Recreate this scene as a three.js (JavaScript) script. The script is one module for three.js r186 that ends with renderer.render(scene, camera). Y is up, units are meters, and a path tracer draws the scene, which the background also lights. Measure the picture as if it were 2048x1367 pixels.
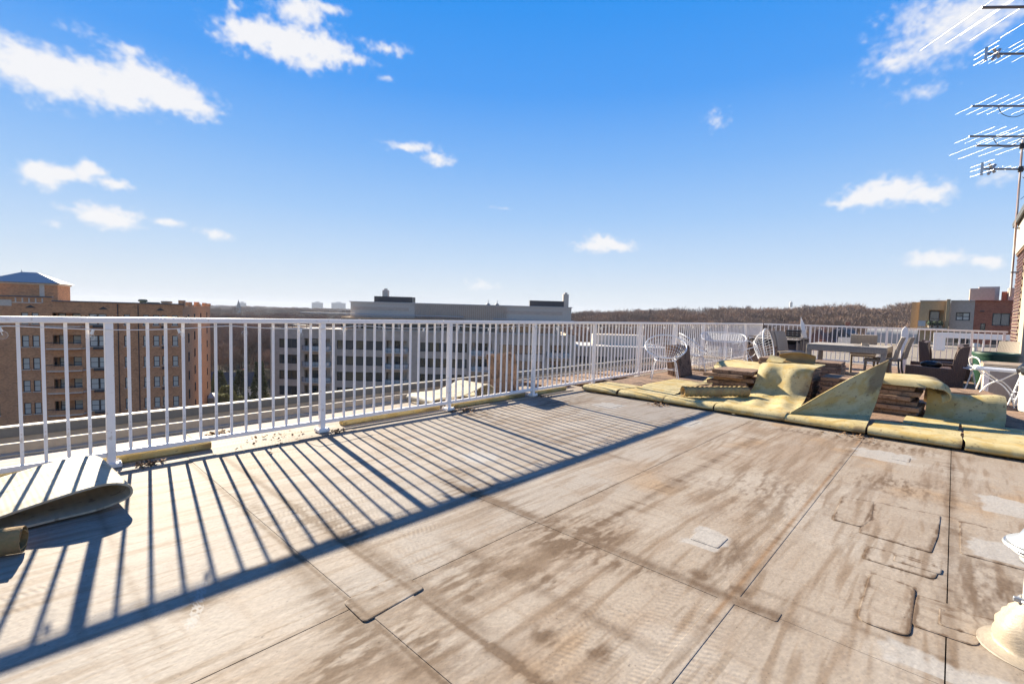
import * as THREE from 'three';
import { mergeGeometries, toCreasedNormals } from 'three/addons/utils/BufferGeometryUtils.js';
import { RoundedBoxGeometry } from 'three/addons/geometries/RoundedBoxGeometry.js';

// ------------------------------------------------------------------ camera, sky, sun, exposure
const scene = new THREE.Scene();
const camera = new THREE.PerspectiveCamera(71.41, 2048 / 1367, 0.05, 9000);
camera.matrixAutoUpdate = true;
{
  const m = new THREE.Matrix4().makeBasis(
    new THREE.Vector3(0.7313559, 0.0276865, -0.6814338),
    new THREE.Vector3(-0.061778, 0.9977573, -0.0257653),
    new THREE.Vector3(0.6791922, 0.0609412, 0.7314261));
  camera.quaternion.setFromRotationMatrix(m);
  camera.position.set(0, 1.2, 0);
}
const renderer = new THREE.WebGLRenderer({ antialias: true });
renderer.toneMapping = THREE.LinearToneMapping;
const EXPOSURE = 3.0;
renderer.toneMappingExposure = EXPOSURE;
renderer.shadowMap.enabled = true;

const SUN = new THREE.Vector3(-1, 0.487, -0.17).normalize();
const sun = new THREE.DirectionalLight(new THREE.Color().setRGB(1, 0.88, 0.69), 5.0);
sun.name = 'sun';
sun.position.copy(SUN).multiplyScalar(60).add(new THREE.Vector3(-2, 0, -7));
sun.target.position.set(-2, 0, -7);
sun.castShadow = true;
sun.shadow.radius = 1.2;
sun.shadow.mapSize.set(4096, 4096);
Object.assign(sun.shadow.camera, { left: -16, right: 16, top: 16, bottom: -16, near: 1, far: 140 });
scene.add(sun, sun.target);

// ------------------------------------------------------------------ random and noise
function rng(seed) { let a = seed >>> 0; return () => { a |= 0; a = a + 0x6D2B79F5 | 0; let t = Math.imul(a ^ a >>> 15, 1 | a); t = t + Math.imul(t ^ t >>> 7, 61 | t) ^ t; return ((t ^ t >>> 14) >>> 0) / 4294967296; }; }
const TAB = new Float32Array(65536); { const r = rng(77); for (let i = 0; i < 65536; i++) TAB[i] = r(); }
function vn(x, y, per = 256) {           // value noise, tileable with period per
  const xi = Math.floor(x), yi = Math.floor(y); let fx = x - xi, fy = y - yi;
  fx = fx * fx * (3 - 2 * fx); fy = fy * fy * (3 - 2 * fy);
  const x0 = ((xi % per) + per) % per, x1 = (x0 + 1) % per, y0 = ((yi % per) + per) % per, y1 = (y0 + 1) % per;
  const a = TAB[(y0 << 8) + x0], b = TAB[(y0 << 8) + x1], c = TAB[(y1 << 8) + x0], d = TAB[(y1 << 8) + x1];
  return a + (b - a) * fx + (c - a + (a - b - c + d) * fx) * fy;
}
function fbm(x, y, oct = 4, per = 256) { let s = 0, a = 0.5, n = 0; for (let i = 0; i < oct; i++) { s += a * vn(x + i * 17.3, y + i * 9.1, per); n += a; x *= 2; y *= 2; per = Math.min(256, per * 2); a *= 0.5; } return s / n; }
function fbmT(u, v, base, oct = 4) { let s = 0, a = 0.5, n = 0, p = base; for (let i = 0; i < oct; i++) { s += a * vn(u * p + i * 31, v * p + i * 57, p); n += a; p = Math.min(256, p * 2); a *= 0.5; } return s / n; }   // tiles over 0..1
const clamp = THREE.MathUtils.clamp, lerp = THREE.MathUtils.lerp, sstep = THREE.MathUtils.smoothstep;
const mix3 = (a, b, t) => [a[0] + (b[0] - a[0]) * t, a[1] + (b[1] - a[1]) * t, a[2] + (b[2] - a[2]) * t];
const toS = (c) => { c = clamp(c, 0, 1); return Math.round(255 * (c <= 0.0031308 ? c * 12.92 : 1.055 * Math.pow(c, 1 / 2.4) - 0.055)); };
const SLUT = new Uint8Array(4097); for (let i = 0; i <= 4096; i++) SLUT[i] = toS(i / 4096);
const s8 = (c) => SLUT[c <= 0 ? 0 : c >= 1 ? 4096 : (c * 4096) | 0];

// ------------------------------------------------------------------ the sky
{
  const W = 4096, H = 2048, data = new Float32Array(W * H * 4);
  const lin = (h) => new THREE.Color(h).toArray();
  const stops = [[-90, '#dfe6ee'], [0, '#e2e8ee'], [2.5, '#dae6f2'], [6, '#c4dcf6'], [11, '#a3cbf8'], [17, '#7fb7f7'], [24, '#50a0f5'], [32, '#3195f2'], [42, '#2c78d2'], [55, '#225fae'], [90, '#1b4b8c']].map(([e, c]) => [e, lin(c)]);
  const clouds = [[-178.4, 18.4, 2.9, 1.7, 1], [-176.3, 18.4, 1.9, 1.7, 1], [-172.9, 18.6, 2.7, 1.6, 1], [-170.3, 19.4, 2.7, 1.7, 1], [-168.0, 19.0, 2.4, 1.2, 0.9], [-165.8, 18.5, 1.5, 0.9, 0.7], [-171.7, 21.5, 1.4, 0.7, 0.35], [-161.6, 25.6, 3.0, 1.1, 0.9], [-158.4, 25.8, 3.4, 1.4, 1], [-155.0, 25.8, 3.1, 1.3, 0.9], [-156.5, 24.3, 1.7, 0.8, 0.7], [-151.9, 25.7, 2.1, 0.6, 0.5], [-157.0, 28.6, 2.5, 1.3, 0.75], [-154.3, 29.3, 1.8, 0.4, 0.5], [-148.2, 27.0, 2.2, 0.6, 0.4], [-163.2, 27.4, 0.8, 0.5, 0.25], [-177.6, 10.3, 1.2, 0.9, 1], [-176.2, 10.8, 1.8, 0.6, 1], [-174.5, 11.4, 1.1, 0.6, 1], [-172.7, 10.5, 1.0, 0.5, 1], [-173.5, 7.7, 2.2, 0.9, 1], [-172.4, 7.2, 1.4, 0.6, 0.9], [-168.7, 7.7, 1.2, 0.4, 0.7], [-164.8, 6.9, 1.1, 0.5, 0.7], [-145.0, 18.1, 2.6, 0.5, 0.7], [-142.0, 17.1, 1.6, 0.6, 0.7], [-122.7, 8.3, 2.4, 0.9, 0.95], [-120.6, 7.9, 1.8, 0.6, 0.7], [-95.4, 12.2, 2.5, 1.1, 0.9], [-97.1, 11.8, 2.1, 0.8, 0.8], [-92.7, 11.5, 1.6, 0.9, 0.85], [-98.6, 11.4, 1.3, 0.5, 0.7], [-91.8, 5.9, 1.8, 0.7, 0.9], [-88.3, 5.4, 0.9, 0.5, 0.8], [-92.9, 24.5, 3.8, 2.7, 0.45], [-95.6, 22.8, 2.1, 1.2, 0.35], [-90.1, 24.7, 3.5, 1.7, 0.5], [-93.6, 20.0, 2.0, 0.6, 0.25], [-88.0, 12.3, 1.3, 0.6, 0.4], [-136.4, 3.2, 2.0, 0.7, 0.45], [-110.7, 20.8, 1.4, 1.0, 0.1], [-134.7, 12.1, 1.7, 0.2, 0.3], [-148.3, 24.3, 0.8, 0.3, 0.3], [-176.9, 6.4, 0.9, 0.3, 0.2], [-175.1, 22.2, 1.3, 0.5, 0.15]];
  const r = rng(5);
  for (let k = 0; k < 46; k++) {        // the same kind of small clouds all round
    const az = -70 + 235 * r(), el = 4 + 52 * Math.pow(r(), 1.4), n = 1 + Math.floor(3.6 * r());
    for (let j = 0; j < n; j++) clouds.push([az + (j - n / 2) * 2.4 / Math.cos(el * Math.PI / 180) + r(), el + (r() - 0.5) * 0.8, (1.4 + 2 * r()) / Math.cos(el * Math.PI / 180), 0.6 + 1.0 * r(), 0.5 + 0.5 * r()]);
  }
  const dens = new Float32Array(W * H), PX = W / 360;
  for (const [az, el, rx, ry, d] of clouds) {
    const ca = ((az + 180) % 360 + 360) % 360, X0 = Math.floor((ca - rx * 2.1) * PX), X1 = Math.ceil((ca + rx * 2.1) * PX), Y0 = Math.floor((el + 90 - ry * 2.3) * PX), Y1 = Math.ceil((el + 90 + ry * 2.3) * PX);
    for (let y = Y0; y <= Y1; y++) for (let x = X0; x <= X1; x++) {
      const a = x / PX, e = y / PX - 90;
      const wx = (fbm(a * 0.9 + 40, e * 1.1 + 7, 3) - 0.5) * 1.6, wy = (fbm(a * 0.9 + 90, e * 1.1 + 51, 3) - 0.5) * 1.3;
      const dx = (a - ca + wx) / (rx * 1.22), dy = (e - el + wy * Math.min(1, ry)) / (ry * 1.2);
      const q = Math.exp(-(dx * dx + dy * dy) * 1.15);
      const i = y * W + ((x % W) + W) % W;
      if (i >= 0 && i < dens.length) dens[i] = Math.max(dens[i], q * (0.35 + 0.65 * d)) + 0.28 * Math.min(dens[i], q * d);
    }
  }
  let s = 0;
  for (let y = 0; y < H; y++) {
    const e = (y + 0.5) / H * 180 - 90;
    while (s < stops.length - 2 && e > stops[s + 1][0]) s++;
    const base = mix3(stops[s][1], stops[s + 1][1], clamp((e - stops[s][0]) / (stops[s + 1][0] - stops[s][0]), 0, 1));
    for (let x = 0; x < W; x++) {
      const a = x / PX, i = y * W + x; let c = base;
      if (dens[i] > 0.1) {
        const n = fbm(a * 1.5, e * 2.0, 5), f = fbm(a * 4.3 + 3, e * 5.3, 4);
        const t = Math.pow(sstep(dens[i] * 1.08 + (n - 0.5) * 0.62 + (f - 0.5) * 0.26, 0.12, 0.98), 1.15);
        if (t > 0) c = mix3(base, [0.93, 0.93, 0.95], t * 0.97);
      }
      const k = i * 4; data[k] = c[0] / EXPOSURE; data[k + 1] = c[1] / EXPOSURE; data[k + 2] = c[2] / EXPOSURE; data[k + 3] = 1;
    }
  }
  const tex = new THREE.DataTexture(data, W, H, THREE.RGBAFormat, THREE.FloatType);
  tex.mapping = THREE.EquirectangularReflectionMapping; tex.magFilter = THREE.LinearFilter; tex.minFilter = THREE.LinearFilter; tex.wrapS = THREE.RepeatWrapping; tex.needsUpdate = true;
  scene.background = tex; scene.environment = tex;
}
scene.fog = new THREE.FogExp2(new THREE.Color().setRGB(0.84, 0.9, 1.0), 0.00013);

// ------------------------------------------------------------------ textures and materials
function tex(w, h, fn, srgb = true) {
  const d = new Uint8Array(w * h * 4);
  for (let y = 0; y < h; y++) for (let x = 0; x < w; x++) {
    const c = fn((x + 0.5) / w, (y + 0.5) / h), k = (y * w + x) * 4;
    if (srgb) { d[k] = s8(c[0]); d[k + 1] = s8(c[1]); d[k + 2] = s8(c[2]); } else { const g = clamp(Math.round(255 * c), 0, 255); d[k] = d[k + 1] = d[k + 2] = g; }
    d[k + 3] = 255;
  }
  const t = new THREE.DataTexture(d, w, h); t.wrapS = t.wrapT = THREE.RepeatWrapping; t.magFilter = THREE.LinearFilter; t.minFilter = THREE.LinearMipmapLinearFilter; t.generateMipmaps = true;
  if (srgb) t.colorSpace = THREE.SRGBColorSpace; t.needsUpdate = true; return t;
}
function rep(t, x, y) { const c = t.clone(); c.repeat.set(x, y); c.needsUpdate = true; return c; }
const col = (r, g, b) => new THREE.Color().setRGB(r, g, b);
function std(r, g, b, rough = 0.8, o = {}) { return new THREE.MeshStandardMaterial({ color: col(r, g, b), roughness: rough, ...o }); }
const white = [1, 1, 1];
// grain, for bumps (tile = 1 m)
const grainT = tex(512, 512, (u, v) => 0.55 * fbmT(u, v, 8, 5) + 0.45 * fbmT(u, v, 64, 3), false);
const mottleT = tex(512, 512, (u, v) => { const n = fbmT(u, v, 6, 6), m = fbmT(u + 0.3, v + 0.7, 48, 3); const k = 0.86 + 0.22 * (n - 0.5) + 0.16 * (m - 0.5); return [k, k, k * 0.99]; });
function mottled(r, g, b, rough = 0.85, o = {}) { return new THREE.MeshStandardMaterial({ color: col(r, g, b), map: mottleT, roughness: rough, bumpMap: grainT, bumpScale: 0.002, ...o }); }

const railT = tex(256, 256, (u, v) => { const n = fbmT(u, v, 5, 5), f = fbmT(u + 0.3, v, 40, 2); const k = 0.97 + 0.06 * (n - 0.5); return mix3([k, k, k], [0.62, 0.52, 0.42], 0.55 * sstep(f, 0.74, 0.86)); });
const M = {};
M.rail = new THREE.MeshPhysicalMaterial({ color: col(0.93, 0.87, 0.81), map: railT, roughness: 0.42, clearcoat: 0.25, clearcoatRoughness: 0.4 });
M.whiteWire = std(0.83, 0.82, 0.8, 0.4);
M.cable = std(0.78, 0.75, 0.7, 0.5);
M.socket = std(0.8, 0.77, 0.7, 0.5);
M.bulb = new THREE.MeshPhysicalMaterial({ color: col(1, 1, 1), roughness: 0.02, transmission: 1, thickness: 0, ior: 1.45 });
M.parapetDark = mottled(0.11, 0.115, 0.12, 0.6);
M.black = std(0.018, 0.018, 0.02, 0.45);
M.blackBag = new THREE.MeshPhysicalMaterial({ color: col(0.012, 0.012, 0.014), roughness: 0.28 });
M.galv = std(0.52, 0.54, 0.56, 0.42, { metalness: 0.75, map: mottleT });
M.alu = std(0.62, 0.63, 0.64, 0.38, { metalness: 0.85 });
M.aluDark = std(0.22, 0.22, 0.23, 0.5, { metalness: 0.6 });
M.rustPole = new THREE.MeshStandardMaterial({ color: col(1, 1, 1), roughness: 0.8, map: tex(128, 512, (u, v) => mix3([0.55, 0.53, 0.5], [0.26, 0.12, 0.07], sstep(fbmT(u, v, 5, 5), 0.42, 0.58))) });

// turf backing: pale yellow, ribbed, stained (tile 1.5 m, u across, v along)
const backT = tex(1024, 1024, (u, v) => {
  const n = fbmT(u, v, 4, 5), m = fbmT(u + 0.4, v + 0.2, 12, 4), f = fbmT(u, v, 90, 2), st = fbmT(u * 1 + 0.1, v + 0.6, 3, 6);
  const rib = 0.5 + 0.5 * Math.sin(v * 2 * Math.PI * 60 + 3 * vn(u * 24, v * 24, 24));
  let c = mix3([0.492, 0.385, 0.156], [0.525, 0.447, 0.246], n);
  c = mix3(c, [0.467, 0.320, 0.090], 0.8 * sstep(m, 0.5, 0.72));
  c = mix3(c, [0.361, 0.295, 0.131], 0.6 * sstep(fbmT(u + 0.7, v + 0.9, 7, 5), 0.58, 0.74));
  c = mix3(c, [0.164, 0.107, 0.049], 0.75 * sstep(st, 0.62, 0.74));
  c = mix3(c, [0.205, 0.131, 0.057], 0.7 * sstep(fbmT(u + 0.25, v + 0.35, 60, 2), 0.76, 0.84));
  const k = 0.93 + 0.06 * rib + 0.14 * (f - 0.5);
  return [c[0] * k, c[1] * k, c[2] * k];
});
const backB = tex(512, 512, (u, v) => 0.35 * (0.5 + 0.5 * Math.sin(v * 2 * Math.PI * 60)) + 0.65 * fbmT(u, v, 20, 4), false);
M.backing = new THREE.MeshStandardMaterial({ color: col(1, 1, 1), map: rep(backT, 1 / 1.5, 1 / 1.5), bumpMap: rep(backB, 1 / 1.5, 1 / 1.5), bumpScale: 0.0015, roughness: 0.72 });
const creamT = tex(512, 1024, (u, v) => { const n = fbmT(u, v, 4, 5), w = fbmT(u, v * 1, 9, 4), l = 0.5 + 0.5 * Math.sin(v * 2 * Math.PI * 48 + 2 * n); let c = mix3([0.40, 0.345, 0.245], [0.45, 0.405, 0.31], n); c = mix3(c, [0.30, 0.235, 0.14], 0.5 * sstep(w, 0.54, 0.72)); c = mix3(c, [0.14, 0.10, 0.06], 0.6 * sstep(fbmT(u + 0.3, v + 0.1, 36, 3), 0.68, 0.78)); const k = 0.94 + 0.06 * l; return [c[0] * k, c[1] * k, c[2] * k]; });
M.backingPale = new THREE.MeshStandardMaterial({ color: col(1, 1, 1), map: rep(creamT, 1 / 1.2, 1 / 1.9), bumpMap: rep(backB, 1 / 1.5, 1 / 1.5), bumpScale: 0.0015, roughness: 0.7 });
M.backing2 = new THREE.MeshStandardMaterial({ color: col(1, 1, 1), map: rep(backT, 1 / 1.3, -1 / 1.7), bumpMap: rep(backB, 1 / 1.5, 1 / 1.5), bumpScale: 0.0015, roughness: 0.72 });
const turfT = tex(512, 512, (u, v) => { const n = fbmT(u, v, 10, 5), f = fbmT(u, v, 120, 1); return mix3([0.17, 0.11, 0.05], mix3([0.33, 0.23, 0.10], [0.22, 0.2, 0.08], f), n); });
M.turf = new THREE.MeshStandardMaterial({ color: col(1.2, 1.1, 1.1), map: turfT, bumpMap: grainT, bumpScale: 0.012, roughness: 0.95 });
M.matting = new THREE.MeshStandardMaterial({ color: col(1.7, 1.6, 1.6), map: turfT, bumpMap: grainT, bumpScale: 0.004, roughness: 0.9 });
// pavers
const paverT = [0, 1].map((k) => tex(512, 512, (u, v) => {
  const n = fbmT(u + k * 0.37, v, 3, 5), m = fbmT(u, v + k * 0.21, 30, 3), s = fbmT(u + 0.5, v + k * 0.6, 110, 1);
  let c = mix3([0.230, 0.140, 0.085], [0.323, 0.212, 0.140], n); c = mix3(c, [0.111, 0.064, 0.038], 0.75 * sstep(m, 0.55, 0.75)); c = mix3(c, [0.399, 0.297, 0.212], 0.4 * sstep(s, 0.72, 0.9));
  return mix3(c, [0.076, 0.047, 0.030], 0.8 * sstep(fbmT(u + 0.9, v + 0.1 + k * 0.3, 6, 5), 0.6, 0.72));
}));
M.paver = paverT.map((t, k) => new THREE.MeshStandardMaterial({ color: col(1, 1, 1), map: rep(t, 1.3, 1.3), bumpMap: rep(grainT, 3, 3), bumpScale: 0.004, roughness: 0.93 }));
M.paver.push(new THREE.MeshStandardMaterial({ color: col(0.78, 0.76, 0.76), map: rep(paverT[0], 1.7, 1.1), bumpMap: rep(grainT, 3, 3), bumpScale: 0.004, roughness: 0.93 }));
M.deck = [new THREE.MeshStandardMaterial({ color: col(1.02, 1.02, 1.05), map: rep(paverT[1], 0.9, 1.4), bumpMap: rep(grainT, 3, 3), bumpScale: 0.003, roughness: 0.9 }), new THREE.MeshStandardMaterial({ color: col(0.85, 0.84, 0.85), map: rep(paverT[0], 1.2, 0.8), bumpMap: rep(grainT, 3, 3), bumpScale: 0.003, roughness: 0.9 })];
// wicker (tile 0.12 m)
function wicker(a, b) {
  const N = 6; const h = (u, v) => { const cx = u * N, cy = v * N, ix = Math.floor(cx), iy = Math.floor(cy), fx = cx - ix - 0.5, fy = cy - iy - 0.5; return (ix + iy) % 2 ? 1 - 1.6 * Math.abs(fy) - 0.3 * fx * fx : 0.9 - 1.6 * Math.abs(fx) - 0.3 * fy * fy; };
  return { map: rep(tex(192, 192, (u, v) => { const k = clamp(h(u, v), 0, 1), n = fbmT(u, v, 12, 3); return mix3(mix3(a, b, n), [a[0] * 0.35, a[1] * 0.35, a[2] * 0.35], 1 - sstep(k, 0.1, 0.35)); }), 1 / 0.14, 1 / 0.14), bumpMap: rep(tex(192, 192, (u, v) => clamp(h(u, v), 0, 1), false), 1 / 0.14, 1 / 0.14), bumpScale: 0.006, roughness: 0.55 };
}
M.wickerDark = new THREE.MeshStandardMaterial({ color: col(1, 1, 1), ...wicker([0.075, 0.042, 0.032], [0.13, 0.08, 0.06]) });
M.wickerTaupe = new THREE.MeshStandardMaterial({ color: col(1, 1, 1), ...wicker([0.30, 0.245, 0.19], [0.42, 0.36, 0.29]) });
M.wickerBlack = new THREE.MeshStandardMaterial({ color: col(1, 1, 1), ...wicker([0.028, 0.02, 0.022], [0.05, 0.035, 0.035]) });
const woodT = tex(512, 256, (u, v) => { const g = fbmT(u * 1, v, 4, 3), s = vn(u * 6, v * 110 + 3 * g, 256); const f = vn(u * 20, v * 220, 220); return mix3([0.30, 0.225, 0.155], [0.46, 0.37, 0.275], clamp(0.6 * s + 0.4 * f, 0, 1)); });
M.wood = new THREE.MeshStandardMaterial({ color: col(1, 1, 1), map: woodT, roughness: 0.8, bumpMap: grainT, bumpScale: 0.002 });
M.lid = mottled(0.40, 0.31, 0.22, 0.6);
M.boxBeige = mottled(0.42, 0.36, 0.30, 0.6);
M.green = mottled(0.01, 0.06, 0.035, 0.5);
M.bin = mottled(0.5, 0.485, 0.455, 0.45);
M.leaf = std(0.2, 0.11, 0.05, 0.9);
M.membraneClean = mottled(0.36, 0.33, 0.285, 0.6);
M.boot = mottled(0.37, 0.31, 0.235, 0.55);

// ------------------------------------------------------------------ geometry helpers
const V = (x, y, z) => new THREE.Vector3(x, y, z);
function clean(g) { let o = g.index ? g.toNonIndexed() : g; for (const k of Object.keys(o.attributes)) if (!['position', 'normal', 'uv'].includes(k)) o.deleteAttribute(k); if (!o.attributes.uv) o.setAttribute('uv', new THREE.BufferAttribute(new Float32Array(o.attributes.position.count * 2), 2)); if (!o.attributes.normal) o.computeVertexNormals(); o.morphAttributes = {}; return o; }
function boxUV(g, ox = 0, oy = 0) {     // uv in metres by the main direction of each face
  const o = clean(g), p = o.attributes.position, n = o.attributes.normal, uv = o.attributes.uv;
  for (let i = 0; i < p.count; i++) {
    const ax = Math.abs(n.getX(i)), ay = Math.abs(n.getY(i)), az = Math.abs(n.getZ(i)), x = p.getX(i), y = p.getY(i), z = p.getZ(i);
    if (ay >= ax && ay >= az) uv.setXY(i, x + ox, z + oy); else if (ax >= az) uv.setXY(i, z + ox, y + oy); else uv.setXY(i, x + ox, y + oy);
  }
  return o;
}
function box(w, h, d, x = 0, y = 0, z = 0, ry = 0) { const g = new THREE.BoxGeometry(w, h, d); if (ry) g.rotateY(ry); g.translate(x, y, z); return boxUV(g); }
function rbox(w, h, d, r, x = 0, y = 0, z = 0) { const g = boxUV(new RoundedBoxGeometry(w, h, d, 1, r)); g.translate(x, y, z); return g; }
function bar(a, b, w, d = w) {          // square bar between two points
  const L = a.distanceTo(b), g = new THREE.BoxGeometry(w, L, d), q = new THREE.Quaternion().setFromUnitVectors(V(0, 1, 0), b.clone().sub(a).normalize());
  g.applyQuaternion(q); g.translate((a.x + b.x) / 2, (a.y + b.y) / 2, (a.z + b.z) / 2); return clean(g);
}
function rod(a, b, r, r2 = r, n = 6) {
  const L = a.distanceTo(b), g = new THREE.CylinderGeometry(r2, r, L, n), q = new THREE.Quaternion().setFromUnitVectors(V(0, 1, 0), b.clone().sub(a).normalize());
  g.applyQuaternion(q); g.translate((a.x + b.x) / 2, (a.y + b.y) / 2, (a.z + b.z) / 2); return clean(g);
}
function tube(pts, r, seg = 24, closed = false, n = 6) { return clean(new THREE.TubeGeometry(new THREE.CatmullRomCurve3(pts, closed), seg, r, n, closed)); }
const merge = (a) => a.length > 1 ? mergeGeometries(a.map(clean)) : clean(a[0]);
const taken = {};
function uniq(n) { if (!(n in taken)) { taken[n] = 0; return n; } taken[n]++; return n + '_' + String(taken[n]).padStart(3, '0'); }
function shadows(o) { o.traverse((m) => { if (m.isMesh) { m.castShadow = true; m.receiveShadow = true; } }); return o; }
function tag(o, label, category, group, kind) { o.userData.label = label; if (category) o.userData.category = category; if (group) o.userData.group = group; if (kind) o.userData.kind = kind; return o; }
function thing(name, label, category, pos = [0, 0, 0], ry = 0, group) { const o = new THREE.Group(); o.name = uniq(name); o.position.set(...pos); o.rotation.y = ry; scene.add(o); return tag(o, label, category, group); }
function part(name, geo, mat, parent) { const m = new THREE.Mesh(Array.isArray(geo) ? merge(geo) : geo, mat); m.name = name; m.castShadow = m.receiveShadow = true; parent.add(m); return m; }
function single(name, geo, mat, label, category, pos = [0, 0, 0], ry = 0, group) { const m = new THREE.Mesh(Array.isArray(geo) ? merge(geo) : geo, mat); m.name = uniq(name); m.position.set(...pos); m.rotation.y = ry; m.castShadow = m.receiveShadow = true; scene.add(m); return tag(m, label, category, group); }
function struct(name, geo, mat, label) { const m = new THREE.Mesh(Array.isArray(geo) ? merge(geo) : geo, mat); m.name = uniq(name); m.castShadow = m.receiveShadow = true; m.userData.kind = 'structure'; if (label) m.userData.label = label; scene.add(m); return m; }
function copy(o, pos, ry, label, rx = 0, rz = 0) { const c = o.clone(); c.name = uniq(o.name.replace(/_\d{3}$/, '')); c.userData = { ...o.userData }; c.position.set(...pos); c.rotation.set(rx, ry, rz); if (label) c.userData.label = label; scene.add(c); return c; }

// a thin solid sheet from fn(u, v) -> Vector3 (top side), su x sv metres of texture
function sheet(fn, nu, nv, t, su, sv, flipIn = false) {
  const P = [], pos = [], uv = [], idx = [];
  for (let j = 0; j <= nv; j++) for (let i = 0; i <= nu; i++) P.push(fn(i / nu, j / nv));
  const at = (i, j) => P[clamp(j, 0, nv) * (nu + 1) + clamp(i, 0, nu)];
  const N = P.map((_, k) => { const i = k % (nu + 1), j = (k / (nu + 1)) | 0; const n = at(i + 1, j).clone().sub(at(i - 1, j)).cross(at(i, j + 1).clone().sub(at(i, j - 1))); if (n.lengthSq() < 1e-14) n.set(0, 1, 0); n.normalize(); return flipIn ? n.negate() : n; });
  const C = (nu + 1) * (nv + 1);
  for (const s of [0, 1]) for (let k = 0; k < C; k++) { const p = P[k].clone().addScaledVector(N[k], -s * t); pos.push(p.x, p.y, p.z); uv.push((k % (nu + 1)) / nu * su, ((k / (nu + 1)) | 0) / nv * sv); }
  const quad = (a, b, c, d) => flipIn ? idx.push(a, c, b, a, d, c) : idx.push(a, b, c, a, c, d);
  for (let j = 0; j < nv; j++) for (let i = 0; i < nu; i++) { const a = j * (nu + 1) + i, b = a + 1, c = a + nu + 2, d = a + nu + 1; quad(a, b, c, d); quad(C + a, C + d, C + c, C + b); }
  for (let i = 0; i < nu; i++) { quad(i, C + i, C + i + 1, i + 1); const b = nv * (nu + 1) + i; quad(b, b + 1, C + b + 1, C + b); }
  for (let j = 0; j < nv; j++) { const a = j * (nu + 1), b = a + nu + 1; quad(a, b, C + b, C + a); quad(a + nu, C + a + nu, C + b + nu, b + nu); }
  const g = new THREE.BufferGeometry(); g.setAttribute('position', new THREE.Float32BufferAttribute(pos, 3)); g.setAttribute('uv', new THREE.Float32BufferAttribute(uv, 2)); g.setIndex(idx);
  return toCreasedNormals(g, 0.9);
}
// sheet that follows a profile in (z, y) and runs from x0 to x1
function profileSheet(prof, x0, x1, t, o = {}) {
  const c = new THREE.CatmullRomCurve3(prof.map(([z, y]) => V(0, y, z)), false, 'centripetal'), L = c.getLength(), nv = o.nv || Math.max(24, Math.round(L / 0.02)), nu = o.nu || 16, seed = o.seed || 0, amp = o.amp ?? 0.006;
  const pts = c.getSpacedPoints(nv);
  return sheet((u, v) => {
    const p = pts[Math.round(v * nv)], free = o.free ? o.free(v) : 1, n = fbm(u * 3 + seed * 3.1, v * L * 3 + seed, 3) - 0.5, w = o.warp ? o.warp(u, v) : [0, 0, 0];
    const ex = (vn(v * L * 5, seed * 7 + (u > 0.5 ? 3 : 0)) - 0.5) * (u < 0.01 || u > 0.99 ? 0.02 : 0);
    return V(lerp(x0, x1, u) + ex + w[0], p.y + Math.abs(n) * amp * 2 * free + w[1], p.z + n * amp + w[2]);
  }, nu, nv, t, Math.abs(x1 - x0), L, o.flip);
}
const R = rng(2024);

// ------------------------------------------------------------------ the roof we stand on
const FX0 = -5.3, FX1 = 1.5, FZ0 = -6.6, FZ1 = 2.2;
// dirt on the membrane, in metres on the roof
const seg = (x, z, ax, az, bx, bz) => { const dx = bx - ax, dz = bz - az, t = clamp(((x - ax) * dx + (z - az) * dz) / (dx * dx + dz * dz), 0, 1); return Math.hypot(x - ax - t * dx, z - az - t * dz); };
const DIRTX = [[-2.6, -0.45, -2.11, 0.08, 0.55], [-1.85, -0.75, -1.57, 0.06, 0.4], [-4.2, -0.7, -0.945, 0.028, 0.62], [-4.2, -0.7, -1.17, 0.04, 0.7], [-2.6, -1.2, -1.21, 0.09, 0.5], [-2.2, -1.2, -0.9, 0.09, 0.45], [-0.66, 0.02, -2.27, 0.03, 0.25], [-4.3, -1.9, -3.55, 0.05, 0.3], [-4.2, -2.0, -0.35, 0.03, 0.22], [-3.6, -1.9, 0.25, 0.03, 0.2], [-4.3, -2.2, -2.3, 0.04, 0.3]];   // lines across
const DIRTZ = [[-6.2, -0.4, -1.70, 0.02, 0.3], [-5.2, -1.2, -1.42, 0.055, 0.5], [-5.6, -1.2, -0.64, 0.025, 0.35], [-6.2, -1.9, 0.055, 0.05, 0.45], [-4.6, 1.5, -2.66, 0.02, 0.15]];
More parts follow.
